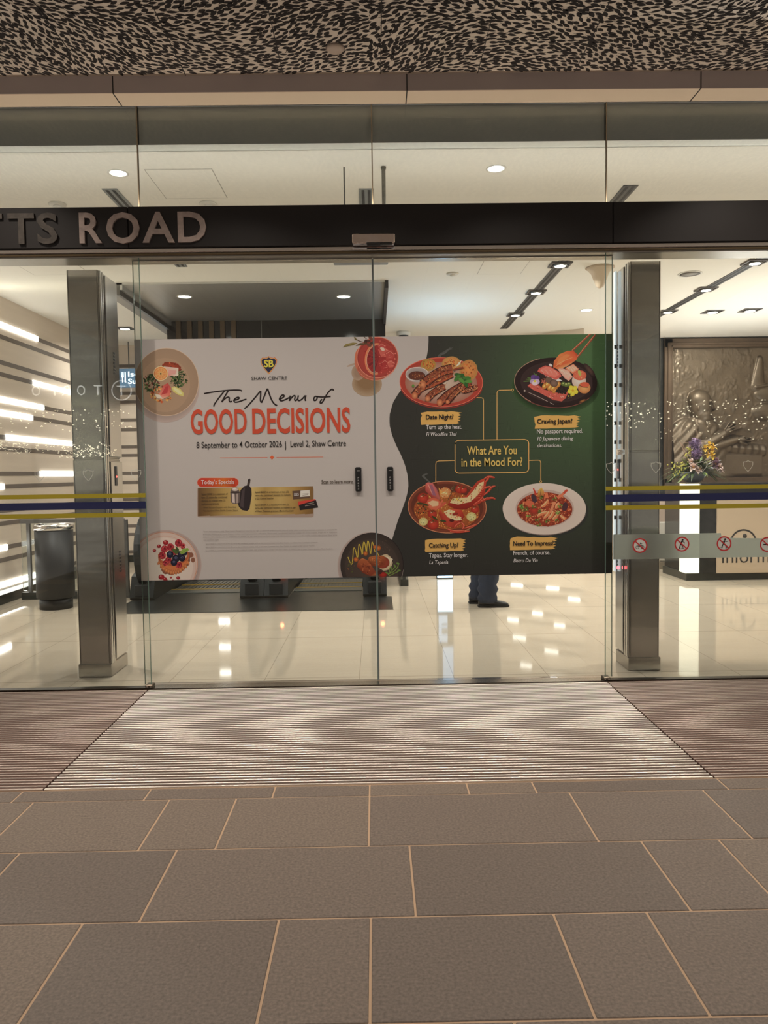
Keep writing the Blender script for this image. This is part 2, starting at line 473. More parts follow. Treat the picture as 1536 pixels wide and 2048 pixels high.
# LED battens set in the grooves of the left wall
def led(y0, y1, z, label):
    t = MB(); t.bbox(-4.05, -4.034, y0, y1, z - .03, z + .03, .006)
    tag(t.build('light_strip', LED), label, 'light', 'light strips on the striped wall')
LEDS = [(2.97, 2.3, 4.70, 'topmost slanting white light strip on the striped left wall'),
        (2.56, 2.2, 3.62, 'short white strip end at photo left edge, second light strip down'),
        (2.43, 4.52, 6.45, 'white light strip ending at the left pillar, beneath the ceiling-high groove pair'),
        (2.156, 2.2, 4.80, 'upper strip of the tight pair of lit strips at left edge'),
        (2.01, 2.2, 4.48, 'lower strip of the tight pair of lit strips at left edge'),
        (1.75, 3.80, 5.75, 'white light strip just above the sparkle of fairy lights left of the pillar'),
        (1.35, 4.62, 6.60, 'white light strip above the yellow line, touching the left pillar'),
        (1.21, 2.2, 3.72, 'short white strip at photo left edge just above the yellow line'),
        (.546, 2.2, 3.74, 'short white strip at left edge beside the bin, halfway up it'),
        (.546, 6.35, 6.75, 'little white strip end showing between the bin and the left pillar'),
        (.15, 1.6, 4.55, 'lowest white light strip, slanting down beside the bin foot')]
for z, y0, y1, lb in LEDS: led(y0, y1, z, lb)
# angled wall behind the banner with the same strips; they show only as gleams on the polished floor
AX0, AY0, AX1, AY1 = 1.75, 7.05, 2.95, 6.1
w = MB(); w.add([(AX0, AY0, 0), (AX1, AY1, 0), (3.1, 7.05, 0), (AX0, AY0, 3.28), (AX1, AY1, 3.28), (3.1, 7.05, 3.28)], [(0, 1, 4, 3), (1, 2, 5, 4), (3, 4, 5)], 0, False)
_d = Vector((AX1 - AX0, AY1 - AY0, 0)); _n = Vector((_d.y, -_d.x, 0)).normalized()
def slab(mb, u0, u1, z0, z1, off, mi):
    a0 = Vector((AX0, AY0, 0)) + _d * u0; a1 = Vector((AX0, AY0, 0)) + _d * u1
    q = [a0 - _n * .01, a1 - _n * .01, a1 + _n * off, a0 + _n * off]
    mb.add([(p.x, p.y, z) for z in (z0, z1) for p in q], [(0, 1, 2, 3), (4, 7, 6, 5), (0, 4, 5, 1), (1, 5, 6, 2), (2, 6, 7, 3), (3, 7, 4, 0)], mi, False)
for z in STRIPS: slab(w, 0, 1, z - .024, z + .024, .003, 1)
struct(w.build('wall_angled', [PANEL, GROOVE]))
LED2 = emat('led_white_soft', (1.0, .94, .84), 4.5)
for z, u0, u1 in ((.415, .24, .37), (.415, .62, .75), (.546, .84, .96), (.81, .47, .58), (.95, .2, .32), (.95, .70, .81), (1.21, .26, .40), (1.35, .60, .74), (1.62, .34, .46), (1.75, .66, .8)):
    q = MB(); slab(q, u0, u1, z - .02, z + .02, .014, 0)
    tag(q.build('light_strip', LED2), 'white light strip behind the banner, seen as gleams on the floor right of the legs', 'light', 'light strips behind the banner')
for z in (.95, 1.35, 1.75):
    q = MB(); q.bbox(-2.44, -2.27, 7.03, 7.05, z - .03, z + .03, .006)
    tag(q.build('light_strip', LED), 'white light strip behind the left banner, seen only as a gleam on the floor', 'light', 'light strips behind the left banner')

# ------------------------------------------------------------------ fascia, soffit and perforated leaf ceiling
FASC = mat('taupe_fascia', L(186, 172, 164), .5, .15, var=(2, .06))
SOFF = mat('beige_soffit', L(226, 206, 178), .45)
DARKJ = mat('dark_joint', L(40, 36, 32), .8)
t = MB()
t.box(-4.6, 4.8, -.165, .0, 3.49, 3.70, 0); t.box(-4.6, 4.8, -.163, -.012, 3.488, 3.491, 1)
for x in (-3.2, -1.465, .215, 1.91, 3.6):
    t.box(x - .003, x + .003, -.1665, -.16, 3.49, 3.583, 2); t.box(x - .003, x + .003, -.165, -.01, 3.4865, 3.489, 2)
struct(t.build('trim_1', [FASC, SOFF, DARKJ]))
PERF = mat('perforated_panel_beige', L(226, 210, 190), .45, .15, var=(1.5, .12))
HOLE = mat('leaf_hole_dark', L(40, 33, 28), .9)
lc = MB()
lc.box(-4.6, 4.8, -9.0, -.165, 3.584, 3.66, 0)
rng = random.Random(11)
cell = {}
def far_enough(x, y, a, r):
    i, j = int(x // .04), int(y // .04)
    for u in range(i - 1, i + 2):
        for v in range(j - 1, j + 2):
            for (qx, qy, qa, qr) in cell.get((u, v), ()):
                dx, dy = x - qx, y - qy
                m = (a + qa) / 2
                e = (dx * math.cos(m) + dy * math.sin(m)); h = (-dx * math.sin(m) + dy * math.cos(m))
                if (e / .0395) ** 2 + (h / .0205) ** 2 < 1: return False
    return True
leaf_n = 0
for k in range(110000):
    x = rng.uniform(-3.3, 3.5); y = rng.uniform(-1.8, -.19)
    sw = math.sin(x * 2.1 + 1.3 * math.sin(y * 3.7)) * .9 + rng.uniform(-.55, .55) + (.35 if x < 0 else -.35)
    if not far_enough(x, y, sw, 1): continue
    cell.setdefault((int(x // .04), int(y // .04)), []).append((x, y, sw, 1))
    ln = rng.uniform(.021, .030); wd_ = rng.uniform(.0095, .0145)
    ca, sa = math.cos(sw), math.sin(sw)
    out = []
    for u, v in ((-1, 0), (-.62, .72), (0, 1), (.55, .72), (1.05, .08), (.6, -.62), (0, -1), (-.6, -.78)):
        out.append((x + ca * u * ln - sa * v * wd_, y + sa * u * ln + ca * v * wd_, 3.5835))
    for u, v in ((-.95, .10), (-1.55, .22), (-1.55, .05), (-.95, -.10)): out.append((x + ca * u * ln - sa * v * wd_, y + sa * u * ln + ca * v * wd_, 3.5835))
    lc.add(out, [tuple(range(8)), (8, 9, 10, 11)], 1, False); leaf_n += 1
# farther panels above the street carry the same leaves, bigger spacing unseen from the door
for x in np.arange(-2.81, 3.0, .557):
    lc.box(x + .09 - .002, x + .09 + .002, -9, -.165, 3.5825, 3.5838, 2)
struct(lc.build('ceiling_outside', [PERF, HOLE, DARKJ]))
sd = thing('smoke_detector', (-.181, -.435, 3.583), 'small round beige detector on the leaf-patterned ceiling outside', 'smoke detector')
t = MB(); t.lathe([(.047, 0), (.047, -.006), (.04, -.014), (.0, -.016)], (-.181, -.435, 3.583), 28); t.build('cover', mat('detector_beige', L(196, 176, 156), .5), sd)
t = MB(); t.lathe([(.052, .001), (.052, -.002), (.047, -.002)], (-.181, -.435, 3.583), 28); t.build('rim', mat('detector_rim', L(120, 104, 90), .5), sd)

# ------------------------------------------------------------------ header beam, lettering, track
h = MB()
h.bbox(-4.6, -1.441, -.05, .15, 2.653, 2.892, .004); h.bbox(-1.439, 1.4385, -.05, .15, 2.653, 2.892, .004); h.bbox(1.4405, 4.8, -.05, .15, 2.653, 2.892, .004)
struct(h.build('trim_2', HEAD))
h = MB()
h.bbox(-4.6, 4.8, -.035, -.012, 2.628, 2.652, .003, 0); h.box(-4.6, 4.8, -.012, .15, 2.612, 2.652, 0)
h.bbox(-4.6, 4.8, -.03, -.01, 2.612, 2.626, .002, 1); h.box(-4.6, 4.8, -.012, .15, 2.606, 2.612, 2)
struct(h.build('trim_3', [STEEL_L, mat('bronze_track', L(110, 96, 74), .3, .8), mat('brushed_plate', L(186, 180, 168), .35, .6)]))
LET = mat('aged_bronze_letters', L(184, 168, 160), .42, .3, var=(24, .28), bump=(60, .3, .002))
LET_REFL = mat('bronze_letters_reflect_dark', L(76, 70, 64), .45, .3, var=(24, .35), bump=(60, .3, .002))  # darker reflection on the left letters, painted into their colour
sg = thing('street_name_sign', (-1.6, -.05, 2.68), 'raised metal letters TTS ROAD on the dark header beam', 'sign')
def letter(ch, x0, x1, m, z=2.682, cap=.180):
    t = MB(); text_xz(t, ch, x0, x1, z, cap, -.064, .018, depth=.014)
    o = t.build('letter', m, sg)
    if m is LET_REFL: o['label'] = 'bronze letter, darker by painted reflection'
for ch, a, b_, m in (('T', -2.330, -2.172, LET_REFL), ('T', -2.140, -1.985, LET_REFL), ('S', -1.969, -1.850, LET_REFL), ('R', -1.722, -1.590, LET), ('A', -1.352, -1.163, LET), ('D', -1.143, -.976, LET)):
    letter(ch, a, b_, m)
letter('O', -1.564, -1.368, LET, 2.680)

# motion sensor on the beam
s = thing('motion_sensor', (.012, -.05, 2.66), 'mirrored metal motion sensor box over the meeting line of the doors', 'sensor')
t = MB(); t.bbox(-.115, .137, -.105, -.05, 2.648, 2.706, .006); t.build('housing', mat('sensor_chrome', (.72, .66, .63), .12, 1.0, bump=(9, .35, .02)), s)
t = MB(); t.bbox(-.03, .055, -.107, -.07, 2.640, 2.652, .003); t.bbox(.055, .12, -.107, -.08, 2.643, 2.650, .002); t.build('lens', BLACKP, s)

# transom panes above the beam
xs = [-4.6, -1.3835, .0095, 1.4125, 4.8]
for i in range(4):
    t = MB(); t.box(xs[i] + .0035, xs[i + 1] - .0035, -.006, .006, 2.892, 3.492)
    struct(t.build('window_%d' % (i + 1), GLASS))
t = MB()
for x in xs[1:-1]: t.box(x - .0035, x + .0035, -.0062, .0062, 2.892, 3.492)
struct(t.build('trim_4', mat('silicone_joint', L(150, 136, 112), .6)))
t = MB(); t.box(-4.6, 4.8, .03, .12, 3.30, 3.50); t.box(-4.6, 4.8, .03, .125, 3.28, 3.30)
for x in xs[1:-1]: t.box(x - .002, x + .002, .028, .03, 3.28, 3.5, 1)
struct(t.build('trim_5', [mat('grey_bulkhead', L(238, 238, 230), .5), DARKJ]))

# ------------------------------------------------------------------ fixed side glass with safety stripes
YEL = mat('yellow_film', L(176, 160, 40), .45)
NAVY = mat('navy_film', L(30, 36, 84), .4)
ETCH = mat('etched_line', L(210, 210, 200), .6)
FROST = glass_mat('frosted_film', (.86, .92, .88), 1.3, haze=.78, hazecol=(.90, .95, .89))
def shield(mb, cx, cz, s, w=.003, Y=-.0069):
    out = [(-.5, .42), (-.2, .44), (0, .55), (.2, .44), (.5, .42), (.5, .1), (.36, -.18), (0, -.6), (-.36, -.18), (-.5, .1)]
    n = len(out)
    o = [(cx + x * s, Y, cz + z * s) for x, z in out]; i_ = [(cx + x * (s - 2.4 * w), Y, cz + z * (s - 2.4 * w)) for x, z in out]
    mb.add(o + i_, [(k, (k + 1) % n, n + (k + 1) % n, n + k) for k in range(n)], None, False)
def sidelight(i, x0, x1, sh):
    g = MB(); g.box(x0, x1, -.006, .006, .004, 2.612)
    o = struct(g.build('window_%d' % i, GLASS), 'fixed clear glass pane beside the sliding doors')
    e = MB()
    for x in ((x1,) if x1 < 0 else (x0,)): e.box(x - .0012, x + .0012, -.0062, .0062, .004, 2.612)
    e.build('glass_edge', GLASS_E, o)
    for nm, z0, z1, m in (('yellow_stripe', 1.172, 1.198, YEL), ('navy_stripe', 1.104, 1.148, NAVY), ('yellow_stripe', 1.054, 1.081, YEL)):
        t = MB(); t.box(x0, x1, -.0068, -.0061, z0, z1); t.build(nm, m, o)
    t = MB()
    for x in sh: shield(t, x, 1.312, .062)
    t.build('shield_decal', ETCH, o)
    return o
sidelight(5, -3.98, -1.396, (-1.449, -1.739, -2.03, -2.32, -2.61))
o6 = sidelight(6, 1.409, 4.2, (1.443, 1.717, 2.0, 2.283, 2.57))
t = MB(); t.prism_y([(1.456, .750), (2.9, .752), (2.9, .852), (2.123, .874), (2.120, .903), (1.456, .903)], -.0072, -.0061); t.build('frosted_band', FROST, o6)
for k, (x0, x1) in enumerate(((4.21, 6.8),)):
    t = MB(); t.box(x0, x1, -.006, .006, .004, 2.612); struct(t.build('window_7', GLASS))
# floor channel and guides
t = MB(); t.box(-4.0, -1.40, -.03, .02, -.02, .006); t.box(1.41, 4.6, -.03, .02, -.02, .006); struct(t.build('trim_6', mat('dark_sill', L(70, 62, 52), .35, .6)))
t = MB(); t.box(-1.4, 1.41, -.03, .10, -.02, .0015); struct(t.build('trim_7', STEEL))
for x, lb in ((-1.405, 'small dark metal floor guide at foot of left fixed glass edge'), (1.414, 'small dark metal floor guide at foot of right fixed glass edge')):
    t = thing('door_guide', (x, 0, 0), lb, 'bracket', 'door floor guides')
    m = MB(); m.bbox(x - .022, x + .022, -.022, .035, 0, .022, .004); m.build('block', mat('guide_metal', L(104, 96, 84), .35, .8), t)
    m = MB(); m.cyl((x - .012, -.024, .011), .005, .004, 10, 'y'); m.cyl((x + .012, -.024, .011), .005, .004, 10, 'y'); m.build('screw', STEEL_L, t)

# ------------------------------------------------------------------ sliding doors
DOORS = []
for i, (x0, x1) in enumerate(((-1.452, -.0015), (.0075, 1.468))):
    g = MB(); g.box(x0, x1, .054, .066, .006, 2.625)
    o = struct(g.build('door_%d' % (i + 1), GLASS), 'frameless glass sliding door leaf'); DOORS.append(o)
    e = MB()
    for x in (x0, x1): e.box(x - .0012, x + .0012, .0535, .0665, .006, 2.625)
    e.build('glass_edge', GLASS_E, o)
    t = MB(); t.box(x0, x1, .050, .070, 2.600, 2.63); t.build('hanger_rail', STEEL, o)
t = MB(); t.box(-.0015, .0075, .056, .064, .006, 2.6); struct(t.build('trim_8', mat('seal_grey', L(150, 156, 160), .3, .3)))

# touch switches
def press(x, label):
    s = thing('touch_switch', (x, .05, 1.19), label, 'switch', 'black touch switches')
    m = MB(); m.bbox(x - .019, x + .019, .032, .0515, 1.188, 1.338, .006); m.build('housing', BLACKP, s)
    m = MB()
    for k, ch in enumerate('PRESS'): text_xz(m, ch, x - .004, x + .004, 1.268 - k * .0165, .0095, .0314, .02)
    m.box(x - .009, x + .009, .0312, .0318, 1.314, 1.317); m.build('lettering', mat('switch_print', L(190, 190, 188), .5), s)
    return s
press(-.103, 'black PRESS touch switch on the left door, beside the scan line')
press(.093, 'black PRESS touch switch on the right door, right of the meeting line')

# ------------------------------------------------------------------ stainless pillars
def pillar(x0, x1, y0, y1, side, label):
    t = thing('steel_pillar', ((x0 + x1) / 2, (y0 + y1) / 2, 0), label, 'pillar', 'stainless portal pillars')
    m = MB()
    m.bbox(x0, x1, y0, y1, .06, 1.412, .003); m.bbox(x0, x1, y0, y1, 1.420, 2.612, .003); m.box(x0 + .004, x1 - .004, y0 + .004, y1 - .004, .05, 2.612)
    m.build('casing', STEEL, t)
    m = MB()
    for xa in (x0 + .007, x1 - .009): m.box(xa, xa + .0025, y0 - .0006, y0 + .001, .09, 2.61)
    m.build('edge_seam', DARKJ, t)
    m = MB(); m.bbox(x0 - .008, x1 + .008, y0 - .008, y1 + .008, 0, .085, .003); m.build('plinth', STEEL, t)
    xs_ = x1 if side > 0 else x0
    a, b_ = (xs_, xs_ + .012) if side > 0 else (xs_ - .012, xs_)
    m = MB(); m.bbox(a, b_, y0 + .004, y0 + .03, .085, 2.61, .003); m.bbox(a, b_, y0 + .042, y0 + .062, .085, 2.61, .003); m.build('guide_rail', STEEL_L, t)
    c_, d_ = (xs_, xs_ + .016) if side > 0 else (xs_ - .016, xs_)
    m = MB(); m.bbox(c_, d_, y0 + .08, y1 - .005, .10, 1.40, .003); m.bbox(c_, d_, y0 + .08, y1 - .005, 1.43, 2.6, .003); m.build('side_panel', STEEL_L, t)
    xf = d_ if side > 0 else c_
    q = lambda u: (xf, xf + u) if side > 0 else (xf - u, xf)
    yc = y0 + .17
    e0, e1 = q(.004)
    m = MB(); m.bbox(e0, e1, yc - .02, yc + .02, 1.24, 1.37, .002); sl = m.build('sensor_slot', BLACKP, t)
    m = MB(); g0, g1 = q(.006); m.ball(((g0 + g1) / 2, yc, 1.30), .006, 8, 6); m.build('indicator', emat('red_led', (1, .08, .06), 6), sl)
    m = MB()
    for z0, n in ((.66, 7), (1.98, 7)):
        for k in range(n): m.box(*q(.002), yc + .02, yc + .05, z0 + k * .022, z0 + k * .022 + .012)
    m.build('vent_slot', BLACKP, t)
    return t
pillar(-1.937, -1.738, .27, .58, 1, 'brushed stainless steel pillar left of the doors, in front of the striped wall')
pr_ = pillar(1.628, 1.822, .21, .45, -1, 'brushed stainless steel pillar right of the doors, in front of the bronze relief')
m = MB(); m.bbox(1.590, 1.604, .40, .43, .62, 2.60, .003)
LC = m.build('light_curtain', mat('curtain_painted_glow', L(235, 240, 240), .3, emit=((.85, .95, 1), .55)), pr_)  # glow put into the strip for the bright line of a glass edge
m = MB()
for k in range(12): m.box(1.588, 1.6035, .398, .402, .72 + k * .125, .745 + k * .125)
m.build('diode', BLACKP, LC)
m = MB(); m.ball((1.594, .33, .655), .012, 8, 6); m.build('red_lamp', emat('red_lamp', (1, .10, .12), 5), pr_)

# ------------------------------------------------------------------ ceiling fittings in the lobby
def downlight(x, y, label, group, z=3.28, r=.055, lit=True):
    t = thing('ceiling_downlight', (x, y, z), label, 'light', group)
    m = MB(); m.lathe([(r + .012, .001), (r + .012, -.004), (r, -.005), (r - .004, -.001)], (x, y, z), 28, close=False); m.build('trim_ring', WHITEP, t)
    m = MB(); m.lathe([(r - .002, -.0015), (0, -.0020)], (x, y, z), 28); m.build('diffuser', LAMPW if lit else WHITEP, t)
    return t
downlight(-1.649, .451, 'round lit downlight in the lobby ceiling, left one seen above the header', 'round lobby downlights')
downlight(.821, .436, 'round lit downlight in the lobby ceiling, right one seen above the header', 'round lobby downlights')
downlight(2.647, 4.886, 'round lit downlight far back in the ceiling, near the right pillar', 'round lobby downlights', r=.07)
downlight(-2.061, 3.856, 'round white downlight in the mirrored steel soffit, left one of its pair', 'soffit downlights', 3.262, .07)
downlight(-.321, 3.942, 'round white downlight in the mirrored steel soffit, right one of its pair', 'soffit downlights', 3.262, .07)

TRK = mat('track_channel_grey', L(92, 92, 92), .45, .4)
TRKD = mat('track_slot_dark', L(44, 44, 44), .6)
def slot(x, y0, y1, label, w=.105, group='ceiling slots', col=TRK):
    t = thing('ceiling_slot_diffuser', (x, (y0 + y1) / 2, 3.28), label, 'ceiling slot', group)
    m = MB(); m.bbox(x - w / 2, x + w / 2, y0, y1, 3.274, 3.282, .002); m.build('frame', col, t)
    m = MB()
    for u in (-.022, .022): m.box(x + u - .010, x + u + .010, y0 + .015, y1 - .015, 3.2725, 3.275)
    m.build('slot', TRKD, t)
    return t
GREYS = mat('slot_frame_grey', L(140, 144, 144), .45, .4)
slot(-1.80, .72, 2.71, 'grey slot diffuser in the ceiling above the left pillar, its end peeping under the header', col=GREYS)
slot(-.034, .766, 2.0, 'short grey slot diffuser between the two hanger rods above the header', col=GREYS)
slot(1.815, .75, 6.05, 'long grey slot track running back over the right door, three square lamps on it')
slot(3.69, .75, 6.3, 'long dark slot track in the ceiling toward the bronze relief')
def square_lamp(x, y, label, tilt=0, r=.05, w=.20, z=3.276, lit=True):
    t = thing('square_downlight', (x, y, z), label, 'light', 'square downlights')
    m = MB(); h = w / 2; k = h - .02
    for a, b_, c_, d_ in ((-h, h, -h, -k), (-h, h, k, h), (-h, -k, -k, k), (k, h, -k, k)): m.bbox(x + a, x + b_, y + c_, y + d_, z - .012, z + .002, .002)
    m.box(x - k, x + k, y - k, y + k, z - .004, z, 1)
    m.build('frame', [mat('lamp_frame_grey', L(104, 100, 98), .4, .5), TRKD], t)
    m = MB(); m.lathe([(r + .02, 0), (r + .022, -.014), (r, -.016)], (x, y, z - .003), 20); m.build('lamp_head', STEEL_D, t)
    m = MB(); m.lathe([(r, 0), (0, -.004)], (x, y, z - .0195), 20); m.build('lamp_face', LAMPW if lit else STEEL_L, t)
square_lamp(1.806, 2.766, 'nearest square lamp on the long slot track over the right door')
square_lamp(1.808, 3.88, 'middle square lamp on the long slot track over the right door')
square_lamp(1.800, 5.077, 'farthest square lamp on the long slot track over the right door')
square_lamp(3.681, 2.753, 'square lamp on the relief track, at the photo right edge')
square_lamp(3.675, 3.83, 'square lamp halfway along the relief track')
square_lamp(3.70, 5.0, 'square lamp on the relief track right beside the right pillar')
square_lamp(4.294, 5.065, 'square recessed lamp in the plain ceiling above the relief, nearer the pillar', r=.06, w=.22, z=3.282)
square_lamp(4.739, 5.00, 'square recessed lamp in the plain ceiling above the relief, nearer photo right edge', r=.06, w=.22, z=3.282)
square_lamp(-3.308, 5.689, 'square recessed lamp in the ceiling just right of the left pillar', r=.06, w=.2, z=3.282)
t = thing('ceiling_speaker', (3.228, 3.177, 3.28), 'round grey ceiling speaker above the right pillar', 'speaker')
m = MB(); m.lathe([(.118, .001), (.118, -.006), (.10, -.007)], (3.228, 3.177, 3.28), 32, close=False); m.build('rim', WHITEP, t)
m = MB(); m.lathe([(.10, -.004), (0, -.008)], (3.228, 3.177, 3.28), 32); m.build('grille', mat('speaker_grille', L(160, 156, 150), .6, bump=(300, .4)), t)
t = thing('conical_ceiling_lamp', (2.232, 2.909, 3.28), 'cream cone-shaped fitting hanging from the ceiling by the right glass edge', 'lamp')
m = MB(); m.lathe([(.125, 0), (.12, -.02), (.085, -.06), (.055, -.14), (.035, -.185), (.012, -.20), (0, -.202)], (2.232, 2.909, 3.28), 28); m.build('shade', mat('cone_cream', L(226, 208, 184), .5), t)
m = MB(); m.lathe([(.14, .001), (.14, -.006), (.12, -.008)], (2.232, 2.909, 3.28), 28); m.build('ceiling_plate', mat('cone_plate', L(190, 170, 146), .5), t)
def puck(x, y, label):
    t = thing('ceiling_detector', (x, y, 3.28), label, 'smoke detector', 'flat ceiling detectors')
    m = MB(); m.lathe([(.062, .001), (.062, -.008), (.05, -.014)], (x, y, 3.28), 24); m.build('base', mat('detector_white', L(214, 210, 200), .5), t)
    m = MB(); m.lathe([(.03, -.013), (.022, -.026), (0, -.028)], (x, y, 3.28), 20); m.build('sensor_head', WHITEP, t)
puck(-2.273, 1.009, 'flat white ceiling detector above the letters, left one')
puck(-1.19, 1.03, 'flat white ceiling detector seen just over the header, right of the letters')
puck(.803, 3.073, 'flat white ceiling detector over the right door, below the header')
t = thing('security_camera', (.429, 6.2, 3.28), 'small white dome camera on the back ceiling just above the banner', 'camera')
m = MB(); m.lathe([(.10, .001), (.10, -.05), (.075, -.055)], (.429, 6.2, 3.28), 24); m.build('housing', WHITEP, t)
m = MB(); m.lathe([(.07, -.05), (.066, -.10), (.04, -.135), (0, -.145)], (.429, 6.2, 3.28), 24); m.build('dome', mat('smoked_dome', L(70, 76, 80), .1), t)
LINE = mat('panel_gap', L(150, 146, 136), .7)
def access(x0, x1, y0, y1, label):
    t = thing('access_panel', ((x0 + x1) / 2, (y0 + y1) / 2, 3.28), label, 'access panel', 'ceiling access panels')
    m = MB(); m.box(x0, x1, y0, y1, 3.2785, 3.281); m.build('panel', CEIL, t)
    m = MB(); d = .004
    m.box(x0 - d, x0, y0 - d, y1 + d, 3.279, 3.281); m.box(x1, x1 + d, y0 - d, y1 + d, 3.279, 3.281); m.box(x0, x1, y0 - d, y0, 3.279, 3.281); m.box(x0, x1, y1, y1 + d, 3.279, 3.281)
    m.build('frame', LINE, t)
access(-1.46, -1.03, .40, .915, 'flush access panel in the ceiling above the word ROAD')
access(1.057, 1.487, 2.6, 3.11, 'flush access panel in the ceiling above the dark half of the banner')
access(-3.3, -2.75, 2.45, 2.95, 'flush access panel in the ceiling at upper left')

# hanging sign between the rods
t = thing('hanging_sign_box', (-.07, .39, 2.66), 'blue-grey sign box hung on two rods behind the header', 'sign')
m = MB(); m.bbox(-.25, .105, .35, .43, 2.664, 2.87, .004); m.build('box', mat('bluegrey_metal', L(168, 178, 192), .35, .4), t)
m = MB(); m.cyl((-.172, .39, 2.87), .0055, .41, 12); m.build('rod', STEEL_D, t)
m = MB(); m.cyl((.083, .39, 2.87), .013, .41, 12); m.cyl((.083, .39, 3.265), .017, .014, 12); m.build('rod', mat('rod_grey', L(110, 106, 98), .4, .6), t)

# ------------------------------------------------------------------ steel clad soffit over the escalators
t = MB()
t.box(-2.62, .158, 3.30, 5.20, 3.262, 3.28, 0)
struct(t.build('trim_9', MIRROR))
t = MB(); t.box(-2.62, .158, 5.20, 5.32, 2.2, 3.28, 0)
for x in (-1.42, .02): t.box(x - .004, x + .004, 5.196, 5.2, 2.2, 3.26, 1)
for k in range(6): t.box(-2.5 + k * .14, -2.44 + k * .14, 5.17, 5.2, 2.2, 3.26, 2)
struct(t.build('wall_escalator', [mat('black_gloss_panel', L(30, 29, 29), .12), STEEL_D, mat('bronze_fluting', L(92, 78, 62), .3, .7)]))
t = MB(); t.box(-2.78, -2.62, 3.30, 7.05, 3.20, 3.28); t.box(-2.62, -2.585, 3.30, 7.05, 3.16, 3.28, 1); t.box(-2.585, -2.56, 3.30, 7.05, 3.21, 3.28, 2)
struct(t.build('trim_10', [mat('grey_soffit', L(158, 154, 150), .5), STEEL_D, MIRROR]))
t = MB(); t.box(.13, .165, 3.30, 5.3, 3.20, 3.28); struct(t.build('trim_11', mat('bulkhead_black', L(34, 34, 36), .4)))

# food hall sign on the back wall
FHS = thing('hanging_direction_sign', (-3.6, 6.7, 2.6), 'lit blue direction sign with fork and knife, beside the banner left edge', 'sign')
m = MB(); m.bbox(-3.78, -2.75, 6.68, 6.78, 2.61, 2.88, .004); m.build('box', mat('sign_slate', L(72, 92, 108), .3, emit=(L(72, 104, 130), .8)), FHS)
for x in (-3.6, -2.9):
    m = MB(); m.cyl((x, 6.73, 2.88), .008, .40, 10); m.build('hanger_rod', STEEL_D, FHS)
SGW = emat('sign_white', (.85, .95, 1), 2.5)
m = MB()
x0, z0 = -3.70, 2.68
for dx in (0, .014, .028): m.box(x0 + dx, x0 + dx + .007, 6.677, 6.679, z0 + .09, z0 + .15)
m.box(x0, x0 + .035, 6.677, 6.679, z0 + .075, z0 + .095); m.box(x0 + .011, x0 + .024, 6.677, 6.679, z0, z0 + .08)
m.box(x0 + .05, x0 + .066, 6.677, 6.679, z0, z0 + .15)
m.build('pictogram', SGW, FHS)
m = MB(); text_xz(m, 'Isetan', -3.60, -3.25, 2.765, .075, 6.677, .02); text_xz(m, 'Supermarket', -3.60, -2.92, 2.66, .075, 6.677, .02); m.build('lettering', SGW, FHS)

# ------------------------------------------------------------------ litter bin
BX, BY = -3.20, 2.95
t = thing('litter_bin', (BX, BY, 0), 'tall black cylindrical litter bin with steel rim beside the left pillar', 'bin')
BIN = mat('black_bin_shell', L(30, 30, 29), .5, var=(5, .15), bump=(4, .15, .01))
m = MB(); m.lathe([(.168, .11), (.180, .115), (.180, .79)], (BX, BY, 0), 40); m.build('shell', BIN, t)
m = MB(); m.lathe([(.155, 0), (.158, .12)], (BX - .0, BY, 0), 40); m.build('base', mat('black_bin_base', L(24, 24, 23), .5), t)
m = MB(); m.lathe([(.181, .785), (.187, .79), (.187, .835), (.18, .84), (.165, .838), (.160, .80)], (BX, BY, 0), 40, close=False); m.build('rim', STEEL_L, t)
m = MB(); m.lathe([(.162, .803), (.10, .80), (.08, .76), (0, .755)], (BX, BY, 0), 32); m.build('lid', mat('bin_lid', L(60, 58, 54), .35, .6), t)

# ------------------------------------------------------------------ glass balustrades by the escalator well
BAL = glass_mat('balustrade_glass', (.93, .965, .95), 1.45)
def balustrade(pts, posts, label, h=.84):
    t = thing('glass_balustrade', (pts[0][0], pts[0][1], 0), label, 'railing')
    g = MB(); r = MB(); b_ = MB(); p = MB()
    for (xa, ya), (xb, yb) in zip(pts[:-1], pts[1:]):
        d = Vector((xb - xa, yb - ya, 0)); n = Vector((-d.y, d.x, 0)).normalized()
        def bar(mb, w, z0, z1):
            o = n * w
            v = [(xa - o.x, ya - o.y, z0), (xb - o.x, yb - o.y, z0), (xb + o.x, yb + o.y, z0), (xa + o.x, ya + o.y, z0)]
            mb.add(v + [(a, c_, z1) for a, c_, _ in v], [(0, 3, 2, 1), (4, 5, 6, 7), (0, 1, 5, 4), (1, 2, 6, 5), (2, 3, 7, 6), (3, 0, 4, 7)], None, False)
        bar(g, .006, .09, h - .02); bar(r, .03, h - .025, h + .015); bar(b_, .045, 0, .075)
    g.build('glass_panel', BAL, t); r.build('handrail', STEEL_D, t); b_.build('base_channel', SKIRT, t)
    for x, y in posts:
        p = MB(); p.bbox(x - .018, x + .018, y - .02, y + .02, .0, h, .003); p.build('post', STEEL_D, t)
balustrade([(-3.80, 3.55), (-2.70, 3.55)], [(-3.72, 3.55), (-2.68, 3.55)], 'glass balustrade with dark posts behind the bin and left pillar')
balustrade([(.32, 4.05), (.32, 6.9)], [(.32, 4.1), (.32, 5.4)], 'glass balustrade running back right of the escalators')

